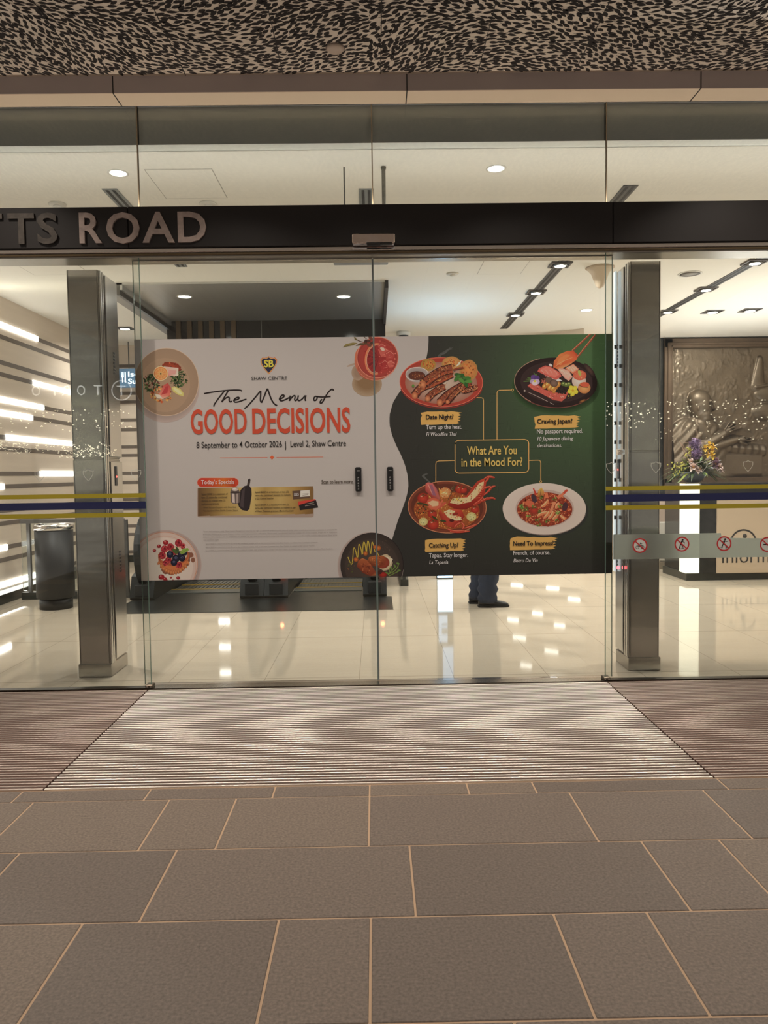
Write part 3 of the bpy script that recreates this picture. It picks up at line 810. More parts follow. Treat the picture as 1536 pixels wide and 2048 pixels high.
# ------------------------------------------------------------------ escalators
ESC = mat('escalator_dark_metal', L(58, 60, 60), .35, .7, var=(8, .15))
ESC_S = mat('escalator_step_metal', L(104, 108, 106), .38, .8)
YLINE = mat('yellow_line', L(196, 158, 40), .5)
PLATE = mat('landing_plate_metal', L(66, 68, 66), .32, .75, var=(12, .2), bump=(260, .3, .002))
def rail_path(x, y0=3.66, r=.40, zc=.49):
    p = []
    for k in range(13):
        a = -PI / 2 - PI * k / 12
        p.append((x, y0 + r * math.cos(a), zc + r * math.sin(a)))
    p += [(x, y0 + .7, zc + r), (x, y0 + 1.0, zc + r - .02)]
    for k in range(1, 7): p.append((x, y0 + 1.0 + k * .38, zc + r - .02 - k * .22))
    return p
m = MB(); m.box(-2.56, .155, 2.55, 3.32, .0005, .004); m.box(-2.34, -1.445, 3.32, 3.735, .0005, .004); m.box(-.93, -.15, 3.32, 3.735, .0005, .004); tag(m.build('landing_plate', PLATE), 'dark metal landing plate across the floor in front of both escalators', 'floor plate')
def escalator(xl, xr, label, lamps):
    t = thing('escalator', ((xl + xr) / 2, 3.4, 0), label, 'escalator', 'escalators')
    cb = MB(); cb.bbox(xl + .14, xr - .14, 3.74, 3.98, .002, .012, .003); co = cb.build('comb_plate', ESC_S, t)
    ln = MB(); ln.box(xl + .14, xr - .14, 3.975, 4.0, .006, .0145); ln.build('yellow_edge', YLINE, co)
    for k in range(8):
        s = MB(); y0 = 4.02 + k * .38; z0 = -.003 - max(0, k - 1) * .2
        s.box(xl + .15, xr - .15, y0, y0 + .38, z0 - .03, z0); s.box(xl + .15, xr - .15, y0 + .35, y0 + .378, z0 - .2, z0 - .03)
        for j in range(18):
            xx = xl + .16 + j * (xr - xl - .32) / 18; s.box(xx, xx + .015, y0 + .005, y0 + .345, z0, z0 + .006)
        o = s.build('step', ESC_S, t)
        e = MB(); e.box(xl + .15, xr - .15, y0, y0 + .02, z0 + .0005, z0 + .007); e.build('yellow_edge', YLINE, o)
    for x in (xl, xr):
        b_ = MB(); sgn = 1 if x == xl else -1
        b_.prism_x([(3.36, 0), (3.33, .03), (3.42, .24), (3.62, .30), (4.6, .30), (4.72, .27), (6.9, -1.0), (6.9, -1.5), (4.7, -.3), (4.0, -.3), (4.0, 0)], x - .125, x + .125)
        bo = b_.build('balustrade_base', ESC, t)
        d = MB(); d.bbox(x - .07, x + .07, 3.325, 3.345, .04, .16, .004); d.build('inlet_cover', RUBBER, bo)
        g = MB(); pp = [(p[1], p[2] - (0 if i > 6 else 0)) for i, p in enumerate(rail_path(x))]
        ring = [(y, z) for y, z in pp] + [(6.9, -1.0), (4.7, .26), (3.6, .28)]
        g.prism_x(ring, x - .005, x + .005); g.build('glass_panel', BAL, t)
        h = MB(); h.sweep(rail_path(x), [(-.04, -.014), (.04, -.014), (.046, .008), (.036, .02), (-.036, .02), (-.046, .008)]); h.build('handrail', RUBBER, t)
        if x in lamps:
            q = MB(); q.ball((x + (.06 if x < -.5 else .08), 3.32, .285), .022, 10, 8); q.build('signal_lamp', emat('signal_red', (1, .16, .06), 14), t)
escalator(-2.47, -1.315, 'left escalator, its dark landing and rubber handrail loop at the banner left corner', ())
escalator(-1.06, -.02, 'right escalator, between the middle and right newels under the banner', (-1.06, -.02))

# ------------------------------------------------------------------ digital totem glowing blue-white behind the banner
t = thing('display_totem', (.83, 4.66, 0), 'bright blue-white display totem behind the banner, glowing on the floor left of the legs', 'display')
m = MB(); m.bbox(.735, .935, 4.60, 4.72, .0, 2.05, .006); m.build('case', STEEL_D, t)
SCR = emat('screen_blue_white', (.62, .82, 1.0), 4.0)
m = MB(); m.box(.742, .928, 4.5985, 4.601, .015, .40); m.build('screen', SCR, t)
m = MB(); m.box(.752, .86, 4.5985, 4.601, .45, .78); m.box(.80, .928, 4.5985, 4.601, .84, 1.98); m.build('screen', emat('screen_soft_blue', (.55, .74, 1.0), 1.3), t)
m = MB(); m.box(.79, .88, 4.596, 4.5985, .55, .57); m.box(.79, .86, 4.596, 4.5985, .61, .68); m.build('screen_graphic', mat('screen_grey', L(120, 140, 160), .5), t)

# ------------------------------------------------------------------ information counter
GRAN = mat('black_granite', L(40, 41, 40), .16, var=(14, .4))
ONYX = emat('glowing_onyx', (1.0, .93, .70), 1.9)
t = thing('information_counter', (4.6, 4.45, 0), 'black granite information counter with a glowing corner and a beige front panel', 'counter')
m = MB(); m.prism_x([(4.11, .09), (4.11, 1.06), (4.06, 1.08), (4.06, 1.13), (4.85, 1.13), (4.85, .09)], 3.735, 6.5); m.box(3.62, 3.74, 4.28, 4.85, .09, 1.13); m.build('body', GRAN, t)
m = MB(); m.prism_y([(3.60, 0), (6.5, 0), (6.5, .09), (3.60, .09)], 4.13, 4.86); m.build('plinth', SKIRT, t)
m = MB(); m.bbox(3.575, 3.738, 4.098, 4.28, .09, 1.125, .004); cn = m.build('glowing_corner', ONYX, t)
m = MB(); m.box(3.569, 3.744, 4.092, 4.29, 1.125, 1.135); m.build('corner_cap', STEEL_L, cn)
m = MB(); m.bbox(3.938, 6.4, 4.095, 4.112, .085, .965, .003); pn = m.build('front_panel', mat('beige_laminate', L(198, 180, 158), .4), t)
INK = mat('dark_print', L(44, 42, 40), .5)
m = MB(); text_xz(m, 'Information', 4.0, 4.98, .205, .150, 4.0935, .0); m.build('lettering', INK, pn)
m = MB()
n = 40; cx, cz = 4.245, .44
ang = [PI * (0.06 + .88 * k / n) for k in range(n + 1)]
for k in range(n):
    a, b_ = ang[k], ang[k + 1]
    m.add([(cx + .135 * math.cos(a), 4.0935, cz + .135 * math.sin(a)), (cx + .155 * math.cos(a), 4.0935, cz + .155 * math.sin(a)), (cx + .155 * math.cos(b_), 4.0935, cz + .155 * math.sin(b_)), (cx + .135 * math.cos(b_), 4.0935, cz + .135 * math.sin(b_))], [(0, 1, 2, 3)])
m.lathe([(.026, 0), (.026, .001)], (cx + .015, 4.0925, cz + .075), 20, axis='y')
m.box(cx - .02, cx + .03, 4.0925, 4.0935, cz - .05, cz + .03)
m.build('pictogram', INK, pn)
# low white cabinet glimpsed between the right pillar and the counter
t = thing('storage_cabinet', (3.55, 5.4, 0), 'low white cabinet with drawer lines between the right pillar and the counter', 'cabinet')
m = MB(); m.bbox(3.2, 3.86, 5.2, 5.6, .10, .62, .004); m.build('body', WHITEP, t)
m = MB(); m.bbox(3.2, 3.90, 5.18, 5.6, 0, .10, .004); m.build('plinth', mat('cabinet_plinth', L(150, 140, 126), .5), t)
for k in range(3):
    m = MB(); m.bbox(3.21, 3.85, 5.19, 5.2, .11 + k * .17, .27 + k * .17, .003); m.build('drawer', WHITEP, t)
m = MB(); m.bbox(3.2, 3.88, 5.2, 5.6, .62, .93, .004); m.build('upper_panel', mat('cabinet_beige', L(206, 186, 172), .5), t)

# ------------------------------------------------------------------ bronze relief on the back wall
RX0, RX1, RZ0, RZ1 = 4.515, 7.0, 1.16, 3.12
BRZ = mat('relief_bronze', L(116, 103, 88), .40, .6, var=(5, .16), bump=(50, .35, .006))
BRZF = mat('relief_frame_bronze', L(104, 88, 74), .32, .6, var=(3, .15))
t = thing('bronze_relief', (5.6, 7.0, 1.0), 'large framed bronze relief of a seated robed man writing, behind the counter', 'relief sculpture')
NX, NZ = 230, 200
gx, gz = np.meshgrid(np.linspace(RX0, 6.45, NX), np.linspace(RZ0, RZ1, NZ))
PXX = 1341 + (gx - 4.515) / .00762; PYY = 697 + (3.125 - gz) / .00762
rs = np.random.RandomState(5)
def smooth_noise(sx_, sz_, seed):
    r_ = np.random.RandomState(seed); g_ = r_.rand(sz_ + 2, sx_ + 2)
    u = np.linspace(0, sx_, NX); v = np.linspace(0, sz_, NZ)
    iu = u.astype(int); iv = v.astype(int); fu = u - iu; fv = v - iv
    fu = fu * fu * (3 - 2 * fu); fv = (fv * fv * (3 - 2 * fv))[:, None]
    a = g_[np.ix_(iv, iu)]; b = g_[np.ix_(iv, iu + 1)]; c = g_[np.ix_(iv + 1, iu)]; d = g_[np.ix_(iv + 1, iu + 1)]
    return (a * (1 - fu) + b * fu) * (1 - fv) + (c * (1 - fu) + d * fu) * fv - .5
Hh = .022 * smooth_noise(18, 16, 1) + .012 * smooth_noise(50, 44, 2) + .006 * smooth_noise(110, 95, 3)
Hh += np.where(PXX < 1400, .014 * smooth_noise(70, 5, 4) * np.clip((1400 - PXX) / 50, 0, 1), 0)
def E(cx, cy, rx, ry, h, rot=0, pw=.5):
    c_, s_ = math.cos(rot), math.sin(rot); u = (PXX - cx) * c_ + (PYY - cy) * s_; v = -(PXX - cx) * s_ + (PYY - cy) * c_
    return h * np.clip(1 - (u / rx) ** 2 - (v / ry) ** 2, 0, 1) ** pw
def Cp(x0, y0, x1, y1, r0, r1, h):
    dx, dy = x1 - x0, y1 - y0; tt = np.clip(((PXX - x0) * dx + (PYY - y0) * dy) / (dx * dx + dy * dy), 0, 1)
    d = np.hypot(PXX - x0 - tt * dx, PYY - y0 - tt * dy); r_ = r0 + (r1 - r0) * tt
    return h * np.sqrt(np.clip(1 - (d / r_) ** 2, 0, 1))
def up(*a):
    global Hh
    for q in a: Hh = np.maximum(Hh, q)
up(Cp(1350, 905, 1400, 868, 34, 40, .13), E(1372, 895, 44, 60, .13), E(1405, 905, 52, 62, .12), Cp(1378, 862, 1345, 930, 24, 30, .15))
folds = .012 * np.sin((PXX * .55 + PYY * .5) * .55) * np.clip(E(1380, 905, 70, 75, 1), 0, 1)
Hh += folds
up(Cp(1398, 848, 1404, 870, 15, 20, .14))                                   # neck
up(E(1399, 812, 23, 33, .17), E(1404, 832, 17, 20, .165), E(1396, 800, 23, 21, .17))   # skull, jaw
up(E(1389, 818, 5, 9, .178), Cp(1418, 806, 1423, 818, 3.5, 4.5, .16), E(1414, 803, 8, 4, .16), E(1416, 828, 6, 3, .155))   # ear, nose, brow, mouth
Hh -= E(1414, 809, 5, 2.5, .02) + E(1390, 818, 2, 4, .012) + E(1417, 824, 6, 1.2, .012) + E(1409, 821, 1.5, 8, .006, .5)
up(Cp(1405, 860, 1425, 900, 10, 14, .14))                                   # beard and collar
up(Cp(1350, 925, 1400, 895, 18, 18, .17), Cp(1400, 895, 1442, 868, 15, 10, .17))       # sleeve and forearm
up(E(1449, 862, 11, 13, .16), Cp(1448, 856, 1462, 846, 3.5, 2.5, .17), Cp(1450, 860, 1464, 852, 3.5, 2.5, .175), Cp(1452, 864, 1464, 859, 3.5, 2.5, .17), Cp(1440, 860, 1450, 846, 3, 2.5, .17))
up(Cp(1440, 862, 1478, 858, 1.2, 1.0, .15))                                  # brush
up(Cp(1420, 895, 1468, 880, 13, 10, .14), E(1478, 880, 14, 9, .15, .2), Cp(1480, 874, 1494, 878, 3.2, 2.6, .16), Cp(1480, 880, 1494, 884, 3.2, 2.6, .16), Cp(1474, 886, 1488, 890, 3, 2.5, .15))
up(np.where((PXX > 1436) & (PXX < 1530), (.09 + .012 * np.sin(PXX * .45)) * np.clip(1 - np.abs(PYY - (893 + (PXX - 1436) * .10)) / 12, 0, 1) ** .4, 0))    # scroll
up(np.where((PXX > 1420) & (PXX < 1522) & (PYY > 905), .06 * np.clip((PYY - 903 - (PXX - 1420) * .06) / 4, 0, 1) * np.clip((958 - PYY) / 10, 0, 1), 0))   # table cloth
up(E(1350, 960, 40, 12, .05), E(1420, 950, 60, 10, .07))
up(Cp(1518, 720, 1515, 772, 6, 14, .05), E(1534, 790, 26, 17, .06), E(1528, 825, 26, 18, .07), Cp(1510, 776, 1550, 770, 4, 4, .07))   # hanging lamp shape at the edge
vs = np.stack([gx, 6.985 - Hh, gz], -1).reshape(-1, 3)
fs = [(j * NX + i, j * NX + i + 1, (j + 1) * NX + i + 1, (j + 1) * NX + i) for j in range(NZ - 1) for i in range(NX - 1)]
m = MB(); m.add(vs, fs, 0, True); m.box(RX0, 6.45, 6.99, 7.04, RZ0, RZ1); m.build('relief_panel', BRZ, t)
m = MB()
m.bbox(4.385, 4.515, 6.90, 7.05, 1.05, 3.26, .01); m.bbox(4.385, 6.58, 6.90, 7.05, 3.12, 3.26, .01); m.bbox(4.385, 6.58, 6.90, 7.05, 1.03, 1.16, .01); m.bbox(6.45, 6.58, 6.90, 7.05, 1.05, 3.26, .01)
m.bbox(4.43, 4.49, 6.885, 6.91, 1.12, 3.18, .008); m.bbox(4.43, 6.5, 6.885, 6.91, 3.16, 3.20, .008)
m.build('frame', BRZF, t)
w = MB(); w.box(4.30, 6.9, 6.92, 7.049, 0, 1.03); w.box(4.30, 4.385, 6.95, 7.05, 1.03, 3.28); struct(w.build('trim_12', GRAN))

# ------------------------------------------------------------------ flower arrangement on the counter
FX, FY, FZ = 3.815, 4.40, 1.137
t = thing('flower_arrangement', (FX, FY, FZ), 'lush flower arrangement in a pale bowl on the counter corner', 'flowers')
m = MB(); m.lathe([(.05, 0), (.075, .004), (.12, .05), (.165, .115), (.172, .125), (.165, .125), (.11, .07), (0, .05)], (FX - .03, FY, FZ), 36); m.build('bowl', mat('pale_blue_bowl', L(176, 190, 206), .3), t)
rng = random.Random(21)
def leaf(mb, p, d, ln, w_, mi=0, droop=.3):
    d = Vector(d).normalized(); s = d.cross(Vector((0, 0, 1)))
    if s.length < .1: s = Vector((1, 0, 0))
    s.normalize(); p = Vector(p); vs = []; fs = []
    nseg = 5
    for k in range(nseg + 1):
        u = k / nseg; c_ = p + d * ln * u + Vector((0, 0, -droop * ln * u * u)); h_ = w_ * math.sin(PI * min(.98, max(.03, u ** .8))) * .5
        vs += [c_ - s * h_ + Vector((0, 0, h_ * .25)), c_, c_ + s * h_ + Vector((0, 0, h_ * .25))]
    for k in range(nseg):
        a = 3 * k; fs += [(a, a + 1, a + 4, a + 3), (a + 1, a + 2, a + 5, a + 4)]
    mb.add(vs, fs, mi, True)
GR = [mat('leaf_green_%s' % n, c_, .5) for n, c_ in (('deep', L(46, 66, 34)), ('mid', L(78, 100, 46)), ('light', L(140, 150, 66)), ('grey', L(116, 132, 92)))]
m = MB()
for k in range(150):
    a = rng.uniform(0, 2 * PI); el = rng.uniform(-.15, 1.1); r0 = rng.uniform(.03, .13)
    d = (math.cos(a) * math.cos(el), math.sin(a) * math.cos(el) * .8, math.sin(el))
    p = (FX + d[0] * r0, FY + d[1] * r0, FZ + .12 + max(0, d[2]) * .05)
    leaf(m, p, d, rng.uniform(.12, .27) * (1.25 if abs(d[0]) > .7 else 1), rng.uniform(.02, .055), rng.choice([0, 0, 1, 1, 2, 3]), rng.uniform(.15, .6))
for sx_, n_ in ((-1, 5), (1, 6)):                                             # fern fronds
    for k in range(n_):
        bd = Vector((sx_ * rng.uniform(.8, 1), rng.uniform(-.5, .2), rng.uniform(-.1, .35))); p0 = Vector((FX, FY, FZ + .14)); ln = rng.uniform(.27, .40)
        for j in range(14):
            u = .25 + .75 * j / 13; c_ = p0 + bd.normalized() * ln * u + Vector((0, 0, -.12 * u * u))
            for q in (-1, 1): leaf(m, c_, (bd.x * .6, q * .5, q * .35), .06 * (1.15 - u), .012, rng.choice([0, 1]), .2)
m.v = [(x, y, max(z, FZ + .004)) for x, y, z in m.v]
m.build('foliage', GR, t)
m = MB()
for a, b_ in (((-.05, .02, .15), (-.19, 0, .49)), ((-.02, .02, .2), (-.16, .02, .47)), ((-.15, 0, .47), (.11, .01, .47)), ((.04, .03, .2), (.03, .04, .62))):
    m.tube([(FX + a[0], FY + a[1], FZ + a[2]), (FX + b_[0], FY + b_[1], FZ + b_[2])], .004, 6)
m.build('twig', mat('twig_brown', L(130, 100, 78), .6), t)
def allium(x, y, z, r):
    m = MB(); rr = random.Random(int(x * 1000))
    for k in range(110):
        u = rr.uniform(-1, 1); a = rr.uniform(0, 2 * PI); q = math.sqrt(1 - u * u); d = Vector((q * math.cos(a), q * math.sin(a), u))
        c_ = Vector((x, y, z)) + d * r * rr.uniform(.8, 1)
        for j in range(3):
            e = Vector((rr.uniform(-1, 1), rr.uniform(-1, 1), rr.uniform(-1, 1))); leaf(m, c_, d * .6 + e * .7, .024, .010, rr.choice([0, 1]), 0)
    m.ball((x, y, z), r * .8, 12, 8, mi=1)
    m.build('allium_bloom', [mat('allium_lilac', L(150, 122, 160), .6), mat('allium_purple', L(104, 82, 120), .6)], t)['label'] = 'round purple bloom'
allium(FX - .045, FY - .09, FZ + .455, .065); allium(FX - .04, FY - .11, FZ + .34, .065)
def petals(name, x, y, z, r, n, m0, m1, seed, tilt, layers=1, label=None):
    m = MB(); rr = random.Random(seed); ax = Vector(tilt).normalized(); u = ax.cross(Vector((0, 0, 1))).normalized(); v = u.cross(ax)
    for ly in range(layers):
        for k in range(n):
            a = 2 * PI * (k + .5 * ly) / n + rr.uniform(-.15, .15); d = (u * math.cos(a) + v * math.sin(a)) * (1 - .25 * ly) + ax * (.25 + .45 * ly)
            leaf(m, (x, y, z), d, r * (1 - .2 * ly), r * .85, 0, .1)
    m.ball((x + ax.x * r * .25, y + ax.y * r * .25, z + ax.z * r * .25), r * .2, 8, 6, mi=1)
    o = m.build(name, [m0, m1], t)
    if label: o['label'] = label
PK = mat('petal_blush', L(226, 206, 200), .6); YL = mat('petal_yellow', L(222, 186, 66), .6); YC = mat('flower_centre', L(170, 120, 40), .6); DP = mat('petal_mauve', L(126, 92, 110), .6)
for k, (dx, dy, dz) in enumerate(((.06, -.12, .40), (.11, -.12, .44), (.15, -.1, .38), (.09, -.14, .33), (.14, -.13, .31), (.18, -.08, .42))): petals('orchid_bloom', FX + dx, FY + dy, FZ + dz, .052, 5, YL, YC, k, (rng.uniform(-.4, .4), -1, .2), 1, 'yellow orchid bloom')
for k, (dx, dy, dz, r_) in enumerate(((-.10, -.17, .18, .07), (-.04, -.18, .15, .065), (-.12, -.15, .24, .055), (.22, -.12, .18, .06), (.26, -.10, .14, .05))): petals('lisianthus_bloom', FX + dx, FY + dy, FZ + dz, r_, 6, PK, YC, 20 + k, (rng.uniform(-.4, .4), -1, .4), 2, 'blush white bloom')
for k, (dx, dy, dz) in enumerate(((.17, -.14, .21), (.20, -.10, .24))): petals('mauve_bloom', FX + dx, FY + dy, FZ + dz, .06, 7, DP, YC, 40 + k, (0, -1, .4), 2, 'dusky mauve bloom')
m = MB()
for k in range(46):
    a = rng.uniform(-.9, .0); m.ball((FX - .22 + rng.gauss(0, .06), FY - .12 + rng.gauss(0, .03), FZ + .17 + rng.gauss(0, .05)), .010, 6, 4)
for k in range(20): m.ball((FX - .12 + rng.gauss(0, .02), FY - .08, FZ + .36 + rng.gauss(0, .04)), .011, 6, 4)
m.build('berry_sprig', mat('sprig_lime', L(178, 172, 84), .6), t)

# ------------------------------------------------------------------ the person standing behind the banner
PXC, PYC = 1.05, 2.73
t = thing('person', (PXC, PYC, 0), 'person in dark jeans and black shoes, only lower legs showing under the banner', 'person')
SKIN = mat('skin', L(196, 150, 122), .55); JEAN = mat('navy_denim', L(40, 50, 70), .8, var=(60, .18), bump=(240, .4, .003))
def skin_mesh(name, verts, edges, radii, m_, sub=2):
    me = bpy.data.meshes.new(name); me.from_pydata(verts, edges, []); me.materials.append(m_)
    o = bpy.data.objects.new(name, me); COL.objects.link(o)
    md = o.modifiers.new('skin', 'SKIN'); md.use_smooth_shade = True
    if not me.skin_vertices: me.attributes.new('x', 'FLOAT', 'POINT')
    for i, r_ in enumerate(radii): me.skin_vertices[0].data[i].radius = (r_, r_) if isinstance(r_, float) else r_
    me.skin_vertices[0].data[0].use_root = True
    sb = o.modifiers.new('sub', 'SUBSURF'); sb.levels = sub; sb.render_levels = sub
    dg = bpy.context.evaluated_depsgraph_get()
    nm = bpy.data.meshes.new_from_object(o.evaluated_get(dg)); o.modifiers.clear(); o.data = nm
    for p in nm.polygons: p.use_smooth = True
    o.parent = t
    return o
# facing +x; y is across the body
V = [(0, 0, .93), (0, 0, 1.08), (-.01, 0, 1.25), (-.015, 0, 1.40), (.0, 0, 1.50), (.01, 0, 1.57), (.02, 0, 1.66), (.015, 0, 1.74)]
R_ = [(.12, .16), (.105, .145), (.115, .165), (.10, .15), .052, .055, (.092, .078), (.07, .06)]
Eg = [(i, i + 1) for i in range(7)]
def add(p, r_, frm): V.append(p); R_.append(r_); Eg.append((frm, len(V) - 1)); return len(V) - 1
for s in (-1, 1):
    fx = .02 if s < 0 else -.045
    h = add((0, s * .095, .86), .088, 0); k = add((.03 + fx * .5, s * .10, .50), .058, h); c_ = add((.005 + fx, s * .10, .33), .055, k); a = add((fx - .02, s * .10, .09), .032, c_); f_ = add((fx + .09, s * .105, .036), .022, a); add((fx + .15, s * .105, .03), .014, f_)
    sh = add((-.015, s * .185, 1.40), .055, 3); el = add((-.03, s * .235, 1.13), .040, sh); wr = add((.06, s * .24, .90), .027, el); pm = add((.085, s * .238, .83), .030, wr)
    for q in range(4): e1 = add((.075 + q * .011, s * (.250 - q * .006), .775 - .004 * abs(q - 1.5)), .0095, pm); e2 = add((.08 + q * .011, s * (.246 - q * .006), .745), .0085, e1); add((.092 + q * .010, s * (.24 - q * .006), .722 + .005 * abs(q - 1.5)), .0075, e2)
    th = add((.115, s * .222, .83), .010, pm); add((.125, s * .218, .79), .009, th)
body = skin_mesh('body', V, Eg, R_, SKIN)
body.location = (0, 0, 0)
def el_ring(cx, cy, z, rx, ry, n=20, wob=0, ph=0): return [(PXC + cx + (rx + wob * math.sin(3 * a + ph)) * math.cos(a), PYC + cy + (ry + wob * math.cos(4 * a + ph)) * math.sin(a), z) for a in (2 * PI * k / n for k in range(n))]
m = MB()
for s, fx in ((-1, .02), (1, -.045)):
    rings = []
    for k in range(21):
        u = k / 20; z = .047 + u * .838; kx = fx * (1 - u) + .03 * math.sin(PI * u) - .015 * (1 - u)
        rr = .088 + .04 * u ** 1.6 + (.010 * math.sin(k * 2.6) if k < 7 else .003 * math.sin(k * 2.2))
        rings.append(el_ring(kx + (.012 if k == 0 else 0), s * (.095 + .008 * (1 - u)), z, rr * 1.02, rr * .95, 20, .006 if k < 6 else .003, k * 1.3))
    m.loft(rings)
m.loft([el_ring(0, 0, z, a, b_, 24) for z, a, b_ in ((.80, .10, .17), (.86, .135, .195), (.95, .135, .185), (1.04, .122, .165))])
m.build('jeans', JEAN, t)
m = MB()
m.loft([el_ring(x, 0, z, a, b_, 24, .003, z * 9) for z, x, a, b_ in ((.98, 0, .142, .185), (1.08, 0, .128, .168), (1.25, -.01, .135, .185), (1.38, -.015, .125, .19), (1.45, -.01, .09, .14), (1.50, 0, .062, .068))])
for s in (-1, 1): m.tube([(PXC - .015, PYC + s * .15, 1.41), (PXC - .02, PYC + s * .205, 1.34), (PXC - .027, PYC + s * .228, 1.2), (PXC - .028, PYC + s * .235, 1.15)], .06, 14, radii=[.055, .066, .06, .064])
m.build('shirt', mat('grey_shirt', L(120, 122, 128), .8), t)
SHOE = mat('black_leather', L(30, 30, 32), .32); SOLE = mat('black_sole', L(22, 22, 22), .7)
for s, fx in ((-1, .02), (1, -.045)):
    m = MB(); so = MB(); n = 18; rings = []; sr = []
    prof = [(-.095, .030, .030, .065), (-.085, .036, .012, .088), (-.05, .038, .010, .10), (-.01, .038, .010, .098), (.035, .040, .010, .083), (.08, .045, .010, .066), (.125, .047, .010, .056), (.16, .042, .011, .047), (.185, .028, .013, .037), (.195, .012, .016, .028)]
    for x, hw, z0, z1 in prof:
        zc, rz = (z0 + z1) / 2, (z1 - z0) / 2
        rings.append([(PXC + fx + x, PYC + s * .105 + hw * math.cos(a) * (1.0 if math.sin(a) < 0 else .82), zc + rz * math.sin(a)) for a in (2 * PI * k / n for k in range(n))])
        sr.append([(PXC + fx + x * 1.03, PYC + s * .105 + (hw + .005) * sg_, zz) for sg_, zz in ((-1, 0), (1, 0), (1, .017), (-1, .017))])
    m.loft(rings); so.loft(sr, smooth=False)
    o = m.build('shoe', SHOE, t); so.build('sole', SOLE, o)
    l_ = MB()
    for k in range(4): l_.tube([(PXC + fx + .03 + k * .018, PYC + s * .105 - .022, .083 - k * .0055), (PXC + fx + .035 + k * .018, PYC + s * .105 + .022, .083 - k * .0055)], .0028, 6)
    l_.build('laces', RUBBER, o)
m = MB()
rr = random.Random(3)
m.loft([el_ring(.005, 0, z, a, b_, 22, .003, z * 50) for z, a, b_ in ((1.64, .085, .080), (1.70, .103, .088), (1.76, .098, .084), (1.80, .07, .06), (1.815, .02, .02))]); m.build('hair', mat('black_hair', L(30, 26, 24), .6), t)
m = MB(); hz = 1.655
m.loft([[(PXC + .105 + d, PYC + y_, z_) for y_, z_ in ((-w_, hz - .02), (w_, hz - .02), (w_ * .5, hz + .03), (-w_ * .5, hz + .03))] for d, w_ in ((-.02, .016), (.012, .010), (.022, .005))], smooth=False); m.build('nose', SKIN, t)
for s in (-1, 1):
    m = MB(); m.ball((PXC + .098, PYC + s * .033, 1.672), .012, 10, 8); m.build('eye', WHITEP, t)
    m = MB(); m.ball((PXC + .015, PYC + s * .082, 1.655), .028, 10, 8, (.6, .3, 1)); m.build('ear', SKIN, t)
m = MB(); m.ball((PXC + .10, PYC, 1.612), .022, 10, 8, (.35, 1, .3)); m.build('mouth', mat('lip', L(160, 96, 88), .5), t)
body.location = (0, 0, 0)

# ------------------------------------------------------------------ across the street, mirrored in the glass
SL = thing('string_lights', (0, -8.7, 0), 'fairy lights twinkling as reflections across the left and right fixed glass', 'string lights')
SL['kind'] = 'stuff'
rng = random.Random(8)
m = MB(); wire = MB()
def bulbs(x0, x1, z0, z1, n, r_):
    for k in range(n): m.ball((rng.uniform(x0, x1) * 1.064, -8.7 + rng.uniform(-.3, .3), 1.3 + 1.064 * (z0 - 1.3 + (z1 - z0) * rng.random())), r_ * rng.uniform(.6, 1.2), 5, 4)
bulbs(-6.6, -3.7, 2.05, 2.45, 110, .011); bulbs(-6.8, -5.4, 1.70, 1.93, 230, .009); bulbs(-5.2, -4.3, 1.62, 1.85, 160, .009)
bulbs(3.7, 6.8, 2.0, 2.42, 170, .012); bulbs(4.6, 6.6, 1.75, 2.0, 40, .008)
BULB = emat('fairy_bulb', (1.0, .90, .66), 16)
try: BULB.cycles.emission_sampling = 'NONE'
except Exception: pass
m.build('bulb', BULB, SL)
for z in (1.8, 2.1, 2.3): wire.tube([(-7.4 + k * .75, -8.7, z + .06 * math.sin(k * 1.3)) for k in range(21)], .004, 5)
wire.build('cable', BLACKP, SL)
for x in (-7.4, 7.6):
    p = MB(); p.cyl((x, -8.7, 0), .03, 2.6, 10); p.build('pole', STEEL_D, SL)
SS = thing('shop_sign', (-4.8, -7.9, 2.6), 'white shop lettering mirrored in the left fixed glass before the striped wall', 'sign')
m = MB(); vs, fs = [], []
SGL = emat('shop_sign_white', (1, .97, .92), 6)
mm = MB()
for ch, xx in zip('TORIO', (-4.42, -4.69, -4.94, -5.17, -5.42)):
    q = MB(); text_xz(q, ch, 0, .13 if ch != 'I' else .03, 0, .17, 0, -.006)
    mm.add([(xx - v[0], -7.9, 2.63 + v[2]) for v in q.v], q.f)
for k in range(32):
    a, b_ = 2 * PI * k / 32, 2 * PI * (k + 1) / 32
    mm.add([(-4.10 + r_ * math.cos(c_), -7.9, 2.70 + r_ * math.sin(c_)) for r_, c_ in ((.15, a), (.165, a), (.165, b_), (.15, b_))], [(0, 1, 2, 3)])
q = MB(); text_xz(q, 'T', 0, .15, 0, .18, 0, -.01); mm.add([(-4.03 - v[0], -7.9, 2.61 + v[2]) for v in q.v], q.f)
mm.build('lettering', SGL, SS)
m = MB(); m.bbox(-5.7, -3.8, -8.05, -7.93, 2.42, 2.95, .01); m.build('board', BLACKP, SS)
for x in (-5.6, -3.9):
    m = MB(); m.cyl((x, -7.99, 0), .04, 2.45, 12); m.build('post', STEEL_D, SS)

# ------------------------------------------------------------------ the printed banner on the doors
PK_ = .52                       # print ink seen under the entrance light -> ink value
INKM = attr_mat('banner_print', .5)
PAPER = mat('banner_paper', (.70, .67, .655), .55, spec=.25)
BY_ = .0520                     # face of the film
BL, BR, BB, BT = -1.455, 1.468, .656, 2.132
SEAM_L, SEAM_R = -.0022, .0082
def ink(c): return tuple(min(.95, lin(v) / PK_) for v in c)

